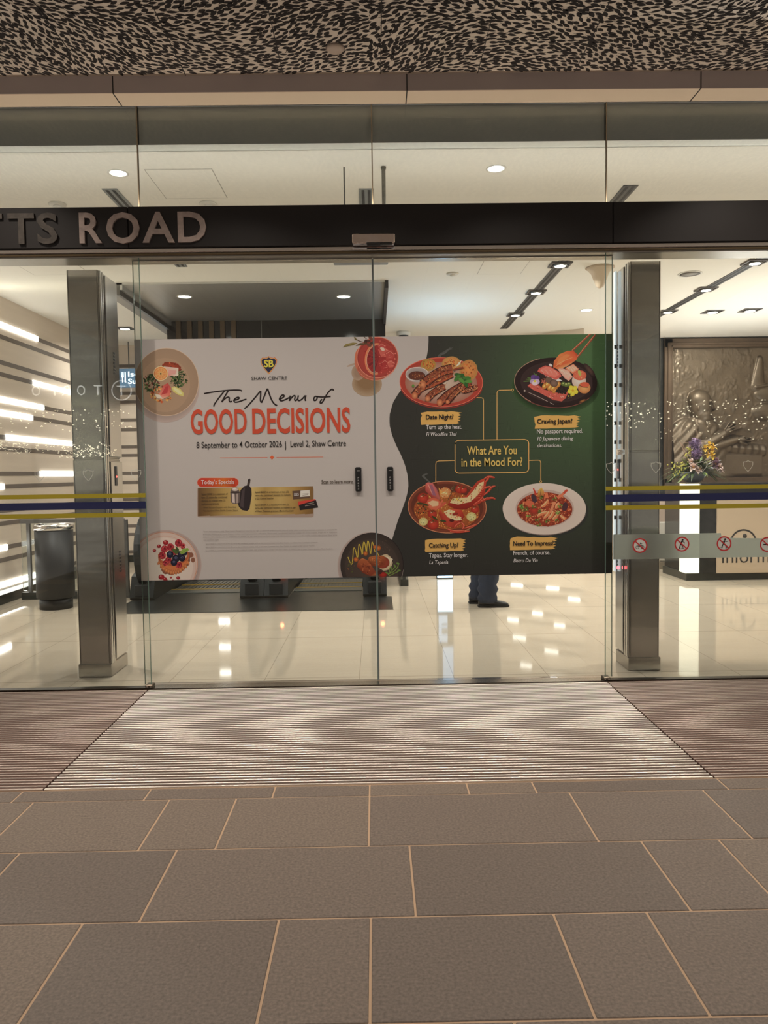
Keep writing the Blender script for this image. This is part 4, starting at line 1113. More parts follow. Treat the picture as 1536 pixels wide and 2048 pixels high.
class Art:
    """printed picture: coloured patches laid over each other in the plane of the film"""
    def __init__(s, x0, x1, base=.0004): s.x0, s.x1 = x0, x1; s.base = base; s.layer = 0; s.hold = False; s.v = []; s.f = []; s.c = []
    def raw(s, pts, cols):
        # clip to the film
        P = [(x, z, c) for (x, z), c in zip(pts, cols)]
        for ax, lim, sg in ((0, s.x0, 1), (0, s.x1, -1), (1, BB, 1), (1, BT, -1)):
            out = []
            for i in range(len(P)):
                a, b = P[i - 1], P[i]
                da, db = (a[ax] - lim) * sg, (b[ax] - lim) * sg
                if (da >= 0) != (db >= 0):
                    t_ = da / (da - db); out.append((a[0] + t_ * (b[0] - a[0]), a[1] + t_ * (b[1] - a[1]), tuple(a[2][k] + t_ * (b[2][k] - a[2][k]) for k in range(3))))
                if db >= 0: out.append(b)
            P = out
            if len(P) < 3: return
        o = len(s.v); y = BY_ - s.base - s.layer * 5e-6
        s.v += [(p[0], y, p[1]) for p in P]; s.c += [p[2] for p in P]; s.f.append(tuple(range(o, o + len(P))))
    def next(s):
        if not s.hold: s.layer += 1
    def poly(s, px, col, grad=None):
        s.next(); pts = [at(x, y, BY_) for x, y in px]
        s.raw(pts, [ink(col)] * len(pts) if grad is None else [ink(g) for g in grad])
    def ell(s, cx, cy, rx, ry, col, edge=None, rot=0, n=36, a0=0, a1=2 * PI, wob=0, seed=0):
        s.next(); r = random.Random(seed); full = abs(a1 - a0 - 2 * PI) < 1e-6
        px = []
        for k in range(n if full else n + 1):
            a = a0 + (a1 - a0) * k / n; w_ = 1 + (r.uniform(-wob, wob) if wob else 0)
            u, v = rx * math.cos(a) * w_, ry * math.sin(a) * w_
            px.append((cx + u * math.cos(rot) - v * math.sin(rot), cy + u * math.sin(rot) + v * math.cos(rot)))
        pts = [at(x, y, BY_) for x, y in px]
        if edge is None: s.raw(pts, [ink(col)] * len(pts)); return
        c = at(cx, cy, BY_); m_ = len(pts)
        for k in range(m_ if full else m_ - 1): s.raw([c, pts[k], pts[(k + 1) % m_]], [ink(col), ink(edge), ink(edge)])
    def ring(s, cx, cy, rx, ry, w, col, rot=0, n=48, a0=0, a1=2 * PI):
        s.next()
        def q(a, d): u, v = (rx + d) * math.cos(a), (ry + d) * math.sin(a); return at(cx + u * math.cos(rot) - v * math.sin(rot), cy + u * math.sin(rot) + v * math.cos(rot), BY_)
        for k in range(n):
            a, b = a0 + (a1 - a0) * k / n, a0 + (a1 - a0) * (k + 1) / n
            s.raw([q(a, 0), q(a, w), q(b, w), q(b, 0)], [ink(col)] * 4)
    def line(s, px, w, col, taper=False, smooth=0):
        P = [np.array(p, float) for p in px]
        for _ in range(smooth):
            Q = [P[0]]
            for i in range(len(P) - 1): Q += [P[i] * .75 + P[i + 1] * .25, P[i] * .25 + P[i + 1] * .75]
            P = Q + [P[-1]]
        s.next(); n = len(P); Lp = []; Rp = []
        for i in range(n):
            d = P[min(i + 1, n - 1)] - P[max(i - 1, 0)]; d = d / (np.hypot(*d) + 1e-9); nn = np.array([-d[1], d[0]])
            ww = w * .5 * (1 if not taper else .25 + .75 * math.sin(PI * (i + .5) / n))
            Lp.append(at(*(P[i] + nn * ww), BY_)); Rp.append(at(*(P[i] - nn * ww), BY_))
        for i in range(n - 1): s.raw([Lp[i], Lp[i + 1], Rp[i + 1], Rp[i]], [ink(col)] * 4)
    def scatter(s, inside, box, n, size, cols, seed, asp=(.5, 1), rot=None):
        r = random.Random(seed); s.hold = True; l0 = s.layer
        for k in range(n):
            s.layer = l0 + 1 + k % 12
            x, y = r.uniform(box[0], box[2]), r.uniform(box[1], box[3])
            if not inside(x, y): continue
            a = r.uniform(0, PI) if rot is None else rot + r.uniform(-.3, .3); sz = r.uniform(*size); q = r.uniform(*asp)
            s.ell(x, y, sz, sz * q, r.choice(cols), rot=a, n=7, wob=.25, seed=k)
        s.hold = False; s.layer = l0 + 13
    def build(s, name, parent, label=None):
        if not s.f: return None
        me = bpy.data.meshes.new(name); me.from_pydata(s.v, [], [f[::-1] for f in s.f]); me.materials.append(INKM)
        at_ = me.color_attributes.new('ink', 'FLOAT_COLOR', 'POINT')
        at_.data.foreach_set('color', np.array([(*c, 1) for c in s.c], dtype=np.float32).ravel())
        o = bpy.data.objects.new(name, me); COL.objects.link(o); o.parent = parent
        o.matrix_parent_inverse = Matrix.Translation(-Vector(parent.location)) if parent.parent is None else Matrix.Identity(4)
        if label: o['label'] = label
        return o
def inell(cx, cy, rx, ry, rot=0):
    c_, s_ = math.cos(rot), math.sin(rot)
    return lambda x, y: (((x - cx) * c_ + (y - cy) * s_) / rx) ** 2 + ((-(x - cx) * s_ + (y - cy) * c_) / ry) ** 2 < 1
def inpoly(P):
    def f(x, y):
        r = False
        for i in range(len(P)):
            (x0, y0), (x1, y1) = P[i - 1], P[i]
            if (y0 > y) != (y1 > y) and x < (x1 - x0) * (y - y0) / (y1 - y0) + x0: r = not r
        return r
    return f

BANL = thing('poster_banner', (-.73, .053, .656), 'left white half of the dining banner, with the headline GOOD DECISIONS, on the left door', 'poster', 'door banners')
BANR = thing('poster_banner', (.74, .053, .656), 'right dark green half of the dining banner, with four dishes, on the right door', 'poster', 'door banners')
m = MB(); m.box(BL, SEAM_L, BY_, .0532, BB, BT); m.build('sheet', PAPER, BANL)
m = MB(); m.box(SEAM_R, BR, BY_, .0532, BB, BT); m.build('sheet', PAPER, BANR)
LA = lambda: Art(BL, SEAM_L)
RA = lambda: Art(SEAM_R, BR)

# dark green field right of the wavy edge
wave = [(660, 857), (685, 857), (700, 856), (725, 851), (745, 838), (765, 816), (785, 798), (805, 786), (830, 779), (850, 779), (870, 784), (890, 792), (910, 802), (930, 810), (950, 815), (970, 817), (985, 815), (1000, 811), (1020, 804), (1040, 796), (1060, 790), (1080, 784), (1100, 778), (1130, 768), (1170, 757)]
wy = np.arange(660, 1171, 8.0); wx = np.interp(wy, [a for a, _ in wave], [b for _, b in wave])
def green(x, y):
    u = min(1, max(0, (x - 860) / 365)); v = min(1, max(0, (y - 668) / 480))
    g_ = u ** 1.1 * (1 - v ** 1.2) ** 1.0 * 1.0
    base = np.array([47, 47, 45]) * (1 - .12 * v); gr = np.array([64, 92, 60])
    blob = math.exp(-(((x - 1180) / 130) ** 2 + ((y - 735) / 120) ** 2)) * .35
    mid = math.exp(-(((x - 1030) / 160) ** 2 + ((y - 900) / 170) ** 2)) * .18
    return tuple(base + (gr - base) * min(1, g_ + blob + mid))
a = Art(SEAM_R, BR, .0001); a.next()
for k in range(len(wy) - 1):
    n = 22
    for j in range(n):
        q = lambda i, u: (wx[i] + (1235 - wx[i]) * u, wy[i])
        P = [q(k, j / n), q(k, (j + 1) / n), q(k + 1, (j + 1) / n), q(k + 1, j / n)]
        a.raw([at(x, y, BY_) for x, y in P], [ink(green(x, y)) for x, y in P])
DG = a.build('dark_green_field', BANR)
a = Art(SEAM_R, BR, .00025); a.hold = True; rr_ = random.Random(2)                                              # woven texture of the field
for k in range(900):
    x, y = rr_.uniform(800, 1222), rr_.uniform(672, 1142)
    if x < np.interp(y, wy, wx) + 8: continue
    g0 = np.array(green(x, y)); ln = rr_.uniform(4, 14)
    a.line([(x, y), (x + (ln if k % 2 else 0), y + (0 if k % 2 else ln))], .7, tuple(g0 * rr_.choice([.90, 1.09])))
a.build('weave_texture', BANR)

# ---- left half: lettering
INK_BLK = mat('ink_black', (.018, .016, .016), .5); INK_RED = mat('ink_orange_red', tuple(ink((170, 66, 44))), .5)
INK_GREY = mat('ink_grey', tuple(ink((112, 104, 102))), .5); INK_WHT = mat('ink_cream', tuple(ink((214, 204, 196))), .5)
INK_GLD = mat('ink_gold', tuple(ink((206, 164, 92))), .5); INK_BRN = mat('ink_brown', tuple(ink((56, 46, 34))), .5)
TY = BY_ - .0030
m = MB()
text_px(m, 'GOOD', 382, 494, 867, 49, TY, .020); text_px(m, 'DECISIONS', 505, 701, 866, 50, TY, .020)
m.build('headline_lettering', INK_RED, BANL)
m = MB(); text_px(m, '8 September to 4 October 2026', 393, 564, 896, 12.5, TY, .004); text_px(m, '|', 570.5, 572, 896, 14, TY); text_px(m, 'Level 2, Shaw Centre', 581, 692, 893.5, 12.5, TY, .004)
m.build('date_lettering', INK_BLK, BANL)
m = MB(); text_px(m, 'SHAW CENTRE', 503, 574, 760, 6.6, TY, .004); m.build('logo_lettering', INK_BLK, BANL)
a = LA()
def c1(u, v): return (250 + u / 4.955, 660 + v / 4.955)
def c2(u, v): return (560 + u / 5.12, 660 + v / 5.12)
BK = (36, 30, 30)
for st in ([c1(783, 632), c1(840, 620), c1(920, 608), c1(1020, 598), c1(1100, 594), c1(1145, 597), c1(1160, 606)],
           [c1(985, 606), c1(940, 660), c1(900, 715), c1(882, 742), c1(880, 760)],
           [c1(1022, 604), c1(995, 650), c1(968, 695), c1(958, 716)], [c1(958, 714), c1(985, 685), c1(1015, 664), c1(1036, 668), c1(1030, 695), c1(1038, 714), c1(1062, 706)],
           [c1(1075, 697), c1(1110, 692), c1(1136, 676), c1(1122, 664), c1(1092, 678), c1(1076, 702), c1(1092, 719), c1(1140, 708), c1(1180, 692), c1(1204, 686)],
           [c1(1183, 780), c1(1222, 748), c1(1280, 682), c1(1330, 620), c1(1345, 604)], [c1(1345, 604), c1(1344, 650), c1(1340, 700), c1(1352, 722)], [c1(1352, 722), c1(1380, 660), c1(1402, 600), c1(1413, 580)], [c1(1413, 580), c1(1432, 640), c1(1455, 700), c1(1480, 735), c1(1508, 750)],
           [c2(-8, 712), c2(25, 697), c2(48, 676), c2(30, 662), c2(2, 684), c2(-8, 712), c2(10, 730), c2(60, 712), c2(98, 690)],
           [c2(106, 672), c2(100, 700), c2(96, 728)], [c2(97, 724), c2(125, 684), c2(150, 668), c2(156, 684), c2(148, 712), c2(158, 728), c2(180, 708)],
           [c2(190, 670), c2(180, 706), c2(190, 728), c2(222, 714), c2(258, 672)], [c2(266, 668), c2(256, 706), c2(262, 728)],
           [c2(380, 684), c2(362, 678), c2(345, 700), c2(348, 724), c2(368, 722), c2(382, 700), c2(378, 680), c2(400, 686), c2(440, 688), c2(520, 681)],
           [c2(546, 622), c2(545, 606), c2(525, 606), c2(490, 642), c2(460, 694), c2(432, 746), c2(412, 752), c2(410, 734), c2(430, 708)]):
    a.line(st, 3.0, BK, smooth=3)
a.build('script_lettering', BANL)
a = LA()
a.line([(440, 916), (535, 915)], 1.1, (178, 92, 62)); a.line([(553, 915), (646, 914)], 1.1, (178, 92, 62)); a.poly([(544, 910.5), (548.5, 915), (544, 919.5), (539.5, 915)], (184, 86, 54))
a.build('divider_ornament', BANL)
a = LA()                                                                       # shield logo
sh = lambda k, cx=537.5, cy=729: [(cx + k * x, cy + k * y) for x, y in ((0, -1.02), (.22, -.86), (.55, -.80), (.72, -.88), (1.0, -.62), (.98, -.2), (.86, .1), (.5, .62), (0, 1.18), (-.5, .62), (-.86, .1), (-.98, -.2), (-1.0, -.62), (-.72, -.88), (-.55, -.80), (-.22, -.86))]
a.poly(sh(16.6), (176, 98, 66)); a.poly(sh(15.2), (190, 164, 92)); a.poly(sh(14.2), (40, 40, 66))
LG = a.build('shield_logo', BANL)
m = MB(); text_px(m, 'SB', 528, 547.5, 734, 14, TY - .0002, .03); o = m.build('logo_initials', mat('ink_yellow', tuple(ink((196, 178, 70))), .5), LG)
m = MB(); text_px(m, 'Scan to learn more.', 643, 707, 967.5, 7.8, TY, .016); m.build('scan_lettering', INK_BRN, BANL)
# specials coupon
a = LA()
def rrect(x0, y0, x1, y1, r): return [(x0 + r - r * math.cos(t_), y0 + r - r * math.sin(t_)) for t_ in (0, PI / 6, PI / 3, PI / 2)] + [(x1 - r + r * math.sin(t_), y0 + r - r * math.cos(t_)) for t_ in (0, PI / 6, PI / 3, PI / 2)] + [(x1 - r + r * math.cos(t_), y1 - r + r * math.sin(t_)) for t_ in (0, PI / 6, PI / 3, PI / 2)] + [(x0 + r - r * math.sin(t_), y1 - r + r * math.cos(t_)) for t_ in (0, PI / 6, PI / 3, PI / 2)]
bx = [396, 420, 450, 480, 505, 530, 560, 590, 610, 626]; bc = [(88, 66, 44), (116, 92, 56), (156, 132, 80), (168, 148, 96), (176, 156, 100), (150, 124, 74), (168, 146, 92), (150, 122, 72), (128, 100, 58), (110, 84, 50)]
a.poly(rrect(394.5, 975, 627.5, 1034.5, 4), (142, 126, 116)); a.next()
for i in range(9):
    y0 = 976.5 - (bx[i] - 396) * .018; y1 = 976.5 - (bx[i + 1] - 396) * .018
    a.raw([at(x, y, BY_) for x, y in ((bx[i], y0), (bx[i + 1], y1), (bx[i + 1], y1 + 55), (bx[i], y0 + 56))], [ink(bc[i]), ink(bc[i + 1]), ink(tuple(v * .95 for v in bc[i + 1])), ink(tuple(v * .95 for v in bc[i]))])
a.poly(rrect(393.5, 955, 478.5, 975, 9.5), (176, 150, 140)); a.poly(rrect(394.5, 956, 477, 974, 9), (170, 60, 40), None); a.next()
for i, (x0, x1, c0, c_) in enumerate(((402, 430, (168, 52, 44), (176, 74, 40)), (430, 448, (176, 74, 40), (180, 96, 42)), (448, 470, (180, 96, 42), (160, 52, 36)))):
    a.raw([at(x, y, BY_) for x, y in ((x0, 956.2), (x1, 956), (x1, 973.8), (x0, 974))], [ink(c0), ink(c_), ink(c_), ink(c0)])
CP = a.build('specials_coupon', BANL)
a = Art(BL, SEAM_L, .0008)
a.poly([(478, 1014), (476, 1008), (481, 980), (489, 972), (494, 971), (496, 959), (500, 957), (501, 960), (499, 972), (503, 978), (503.5, 990), (499, 1018), (494, 1022), (484, 1020)], (42, 36, 38)); a.poly([(484, 982), (490, 974), (487, 1016), (480, 1012)], (64, 56, 58)); a.poly([(496, 962), (500, 960), (498, 971), (494.5, 971)], (62, 52, 48))
a.poly([(460.5, 984), (463, 978), (466, 975.5), (474, 975.5), (477, 979), (480, 984), (479, 1005), (473, 1008), (466, 1007.5), (461.5, 1004)], (92, 82, 78)); a.poly([(464, 985), (469, 984), (470, 1006), (464.5, 1005)], (176, 164, 158)); a.poly([(473, 985), (476, 985), (475.5, 1006), (473, 1006.5)], (150, 138, 132)); a.ell(470, 979, 6, 3.2, (170, 160, 152)); a.ell(469, 977.5, 3.2, 1.6, (226, 216, 208)); a.ell(470, 985, 9.5, 2.2, (60, 52, 50))
a.build('wine_gift_picture', CP)
a = Art(BL, SEAM_L, .0008)
a.poly([(584.5, 982), (619, 979.5), (620.5, 996), (586, 999)], (84, 66, 54)); a.poly([(601, 981.5), (619, 980), (620, 992), (600.5, 994)], (196, 186, 180)); a.poly([(596, 1003), (631, 998), (632, 1006), (597, 1012)], (176, 60, 52)); a.poly([(597.5, 1010), (632, 1000), (636.5, 1015), (600, 1020.5)], (34, 30, 32)); a.line([(612, 1008), (628, 1005)], .9, (150, 140, 132)); a.line([(610, 1012), (629, 1009)], .9, (150, 140, 132)); a.line([(604, 988), (617, 987)], .8, (120, 108, 100)); a.line([(605, 990.5), (616, 989.5)], .8, (120, 108, 100))
a.build('voucher_picture', CP)
m = MB(); text_px(m, "Today's Specials", 402.5, 468.5, 968.5, 8.6, TY - .0002, .004); m.build('specials_lettering', INK_WHT, CP)
m = MB()
for i, (s_, x1) in enumerate((('Spend $300* in a maximum of', 455.5), ('two (2) same-day combined', 454), ('receipts to redeem one (1)', 450.5), ('exclusive premium.', 438.5))): text_px(m, s_, 403, x1, 990 + i * 6.4, 3.6, TY - .0002, .010)
for i, s_ in enumerate(('- Wine Vacuum Stopper with Date Dial', '- Gel-Insulated Wine Bottle Cooler Sleeve')): text_px(m, s_, 404, 472 + 4 * i, 1016.5 + i * 6.2, 3.2, TY - .0002, .0)
for i, (s_, x1) in enumerate((('Spend $250* in a maximum of two (2)', 577), ('same-day combined receipts to redeem', 581), ('a $25 Centre Voucher', 547.5), ('Spend $600* in a maximum of two (2)', 578), ('same-day combined receipts to redeem a pair', 592), ('of Shaw Theatres premium Movie Vouchers', 587))): text_px(m, s_, 510, x1, 986 + i * 6.3 + (6.5 if i > 2 else 0), 3.6, TY - .0002, .010)
m.build('coupon_lettering', INK_BRN, CP)
m = MB(); text_px(m, '$25', 588, 597.5, 991.5, 5.4, TY - .0003, .02); m.build('voucher_lettering', INK_WHT, CP)
m = MB()
for i, s_ in enumerate(('Terms and conditions apply. Shaw Centre Management reserves the right to substitute premiums with items of similar value, amend the promotion mechanics or terminate the',
                        'promotion without prior notice. Original receipts must be presented for redemption. Photocopied, reprinted and duplicate receipts will not be accepted. Images are for illustration',
                        'purposes only. Limited to one (1) redemption per shopper per day, while stocks last. Each receipt may only be used once and cannot be used for multiple redemptions. Other terms')): text_px(m, s_, 406.5, 674, 1064 + i * 5.5 - 0 * i, 2.4, TY, .0)
text_px(m, 'and conditions apply.', 407, 438, 1081, 2.4, TY)
for i, (s_, x1) in enumerate((('Spend $300 in a maximum of two (2) same-day combined receipts, with at least one (1) receipt from Shaw Centre, to redeem one (1) exclusive premium.', 636), ('Spend $250 in a maximum of two (2) same-day combined receipts, with at least one (1) receipt from Shaw Centre, to redeem a $25 Centre Voucher.', 630), ('Spend $600 in a maximum of two (2) same-day combined receipts, with at least one (1) receipt from Shaw Centre, to redeem a pair of Shaw Theatres premium Movie Vouchers.', 666))): text_px(m, s_, 411.5, x1, 1089 + i * 6.6, 2.4, TY, .0)
m.build('fine_print', INK_GREY, BANL)

# ---- dishes on the left half
a = LA()                                                                       # tuna plate, top left
for k in range(8): a.ell(332 - .5 * k * 0 - 1, 768 + 7 - k * .4, 68 - k * 1.0, 70 - k * 1.0, (158 - k * 2.5, 145 - k * 2.5, 140 - k * 2.5), n=48)
a.ell(333, 764, 64.5, 68, (150, 128, 106), (136, 116, 98), n=64); a.ring(333, 764, 63.6, 67, 1.2, (176, 158, 138)); a.ell(330, 770, 50, 54, (142, 120, 98), (146, 124, 104), n=48)
G1 = [(44, 62, 38), (58, 80, 48), (34, 48, 32), (80, 96, 58), (96, 40, 44)]
def tuft(A, cx, cy, rx, ry, n, cols, seed, sz=(1.5, 4)): A.scatter(inell(cx, cy, rx, ry), (cx - rx, cy - ry, cx + rx, cy + ry), n, sz, cols, seed, (.25, .6))
a.ell(344, 734, 19, 9, (150, 66, 44), (110, 48, 34), rot=.25, wob=.08); a.scatter(inell(344, 734, 19, 9, .25), (320, 720, 368, 748), 60, (1, 2.6), [(120, 50, 36), (176, 92, 60), (70, 38, 30)], 3)
tuft(a, 303, 765, 15, 18, 150, G1, 4); tuft(a, 357, 757, 17, 17, 150, G1[:4], 5); tuft(a, 322, 738, 12, 8, 40, G1 + [(70, 40, 36)], 6, (1, 2.2))
a.poly([(328, 733), (357, 736), (356, 752), (336, 751), (331, 745)], (206, 170, 160), [(196, 160, 150), (214, 178, 164), (220, 190, 172), (186, 120, 110), (176, 106, 98)]); a.poly([(338, 740), (353, 741), (351, 749), (340, 748)], (196, 140, 132))
a.ell(321.5, 747, 14, 13.6, (196, 138, 84), (188, 116, 70)); a.ring(321.5, 747, 13.6, 13.2, 1.4, (216, 176, 140)); a.ring(321.5, 747, 10.5, 10, .6, (214, 168, 116))
for k in range(9): a.line([(321.5, 747), (321.5 + 11 * math.cos(k * .7), 747 + 11 * math.sin(k * .7))], .6, (212, 168, 112))
a.ell(321.5, 747.5, 1.6, 1.8, (70, 50, 36))
a.scatter(inell(322, 789, 22, 16), (298, 772, 346, 806), 170, (1, 2.8), [(186, 120, 66), (168, 84, 52), (206, 156, 96), (120, 60, 40)], 7)
a.poly([(316, 792), (328, 770), (336, 766), (342, 776), (340, 790), (326, 798)], (168, 72, 66), [(196, 120, 104), (176, 74, 70), (158, 62, 62), (168, 76, 70), (186, 100, 88), (206, 150, 134)]); a.poly([(322, 790), (331, 773), (337, 772), (335, 786)], (158, 58, 60)); a.poly([(309, 788), (320, 790), (326, 798), (314, 796)], (214, 178, 164))
a.poly([(343, 775), (349, 773), (360, 777), (367, 786), (367, 793), (357, 790), (347, 784)], (178, 172, 106)); a.poly([(346, 777), (350, 775), (360, 781), (365, 789), (356, 787)], (204, 200, 144))
a.build('tuna_plate_picture', BANL)
a = LA()                                                                       # berry tart, bottom left
for k in range(7): a.ell(331, 1130, 72 - k, 70 - k, (156 - k * 3, 142 - k * 3, 138 - k * 3), n=56)
a.ell(329, 1128, 67, 65, (196, 180, 170), (178, 160, 152), n=64); a.ring(329, 1128, 65, 63, 1.6, (166, 126, 108)); a.ring(329, 1135, 62, 62.5, .9, (176, 144, 128)); a.ell(328, 1133, 58, 58, (200, 184, 174), (190, 174, 166), n=48)
a.ell(352, 1124, 32, 22, (112, 72, 56), rot=-.6, wob=.08); a.ell(382, 1110, 5, 5, (118, 78, 62)); a.ell(386, 1120, 4, 5, (118, 78, 62))
a.poly([(316, 1108), (317, 1124), (324, 1138), (336, 1145), (350, 1146), (364, 1140), (374, 1128), (379, 1110)], (176, 106, 64))
for k in range(13):
    u = k / 12; x = 318 + 58 * u; y = 1124 + 20 * math.sin(PI * u) ** .8; a.ell(x, y + 1, 2.3, 5, (196, 130, 84), (150, 82, 50), rot=.5 - u)
a.ell(347, 1112, 31, 19, (178, 112, 76), (150, 80, 54), rot=-.1); a.ell(347, 1110, 28, 16, (206, 172, 150), rot=-.1)
RB = [(150, 44, 52), (168, 62, 68), (132, 34, 44), (176, 84, 84)]
def rasp(A, x, y, r, sd):
    A.ell(x, y, r, r * 1.05, (150, 48, 54), (112, 28, 38)); A.scatter(inell(x, y, r, r), (x - r, y - r, x + r, y + r), 34, (.8, 1.5), RB, sd, (.8, 1)); A.ell(x + r * .1, y - r * .1, r * .28, r * .32, (90, 20, 30))
for k, (x, y, r) in enumerate(((329, 1098, 7), (341, 1094, 7), (357, 1086, 7), (325, 1111, 7), (366, 1092, 5), (337, 1120, 6.5), (331, 1126, 5.5), (349, 1104, 6), (358, 1130, 6))): rasp(a, x, y, r, k)
for x, y, r in ((340, 1109, 7), (352, 1117, 7.5), (364, 1116, 7), (348, 1125, 6.5), (361, 1108, 6), (370, 1106, 5)): a.ell(x, y, r, r, (38, 38, 58), (22, 22, 34)); a.ell(x, y - 1.5, r * .4, r * .35, (70, 72, 96)); a.ell(x + .5, y - 1, r * .18, r * .16, (20, 18, 28))
a.poly([(344, 1096), (352, 1100), (360, 1104), (352, 1108), (346, 1104)], (62, 84, 44)); a.poly([(360, 1104), (366, 1097), (376, 1096), (378, 1100), (370, 1106), (362, 1109)], (120, 146, 66)); a.poly([(352, 1092), (358, 1098), (358, 1104), (352, 1102)], (52, 70, 40)); a.line([(362, 1107), (376, 1098)], .7, (84, 110, 50))
for x, y, r in ((331.5, 1085, 5.6), (318, 1092.5, 4), (309, 1101, 3.4), (323, 1154, 6), (330, 1158, 4), (342, 1155, 2.2), (356.5, 1155.5, 3.8), (334, 1160, 1.4), (346, 1160, 1.3)): a.ell(x, y, r, r * .85, (150, 44, 48), (120, 24, 34)); a.ell(x - r * .25, y - r * .3, r * .3, r * .2, (196, 116, 112))
a.build('berry_tart_picture', BANL)

# ---- drink and steak plate run across both halves
def drink(a):
    for k in range(6): a.ell(733 + 1, 768 - k, 30 - k * 2.2, 25 - k * 2, (146 - k * 5, 128 - k * 6, 108 - k * 7), n=36)
    for k in range(4): a.ell(716, 745, 13 - k * 2, 16 - k * 2, (146 - k * 4, 128 - k * 5, 112 - k * 5), n=24)
    a.line([(694, 733), (708, 728), (718, 726)], 4, (150, 134, 122), True, 1)
    a.ell(746, 722, 37, 37, (160, 80, 62), (168, 98, 78)); a.ell(748, 738, 33, 23, (176, 116, 98), (150, 76, 60)); a.ell(731, 712, 21, 21, (158, 72, 56), (176, 100, 74))
    a.ell(755, 715, 42, 41.5, (156, 62, 56), (140, 58, 52), n=56); a.ring(755, 715, 40.5, 40, 1.4, (186, 122, 104)); a.ring(754, 717, 37.5, 37, .8, (120, 48, 46)); a.ring(752, 722, 41, 38, .7, (196, 136, 116), a0=.4, a1=2.6)
    a.ell(757, 717, 31, 31, (160, 66, 60), (146, 54, 50)); a.ell(752, 718, 19.5, 29, (134, 46, 46), rot=.12); a.ring(752, 718, 19.5, 29, 3.0, (196, 116, 84), rot=.12, a0=1.2, a1=5.2); a.ring(752, 718, 18, 27.5, 1.2, (206, 150, 124), rot=.12, a0=1.2, a1=5.2)
    for k in range(8):
        a0 = 1.7 + k * .38; a.poly([(758, 716), (752 + 17 * math.cos(a0), 718 + 25 * math.sin(a0)), (752 + 17 * math.cos(a0 + .26), 718 + 25 * math.sin(a0 + .26))], ((104, 34, 38), (120, 42, 42))[k % 2])
    for k, (x, y, s_) in enumerate(((768, 704, 12), (780, 710, 11), (770, 730, 13), (782, 728, 9), (764, 694, 9))):
        a.poly([(x - s_, y - s_ * .4), (x - s_ * .1, y - s_ * .9), (x + s_ * .9, y - s_ * .2), (x + s_ * .5, y + s_ * .7), (x - s_ * .5, y + s_ * .8)], ((170, 84, 76), (158, 66, 62), (146, 50, 50))[k % 3]); a.line([(x - s_ * .7, y - s_ * .2), (x, y - s_ * .7), (x + s_ * .7, y - s_ * .1)], .9, (196, 132, 118)); a.line([(x - s_ * .3, y + s_ * .5), (x + s_ * .4, y + s_ * .3)], .7, (188, 120, 108))
    a.ell(765, 698, 5, 3.4, (206, 170, 156), rot=.6); a.scatter(inell(760, 717, 36, 36), (724, 680, 796, 754), 60, (.5, 1.6), [(186, 110, 98), (124, 36, 40), (170, 84, 74)], 12)
    for k, (x, y) in enumerate(((736, 682), (741, 676), (731, 684), (744, 686), (738, 690))): a.ell(x, y, 5.5, 3.2, ((74, 48, 42), (96, 62, 52), (58, 40, 36))[k % 3], rot=k * .9, n=10)
    a.poly([(685, 695), (692, 688), (706, 685), (715, 686), (706, 691), (694, 693)], (122, 112, 68)); a.line([(686, 694.5), (714, 686.5)], .7, (70, 60, 40)); a.line([(706, 668), (710, 677), (720, 683), (732, 685)], 1.6, (74, 52, 42), False, 2); a.poly([(711, 692), (720, 686), (736, 686), (727, 690)], (80, 66, 46)); a.poly([(708, 672), (712, 676), (714, 681), (709, 679)], (96, 88, 54)); a.line([(722, 668), (733, 678)], 1.4, (84, 60, 48))
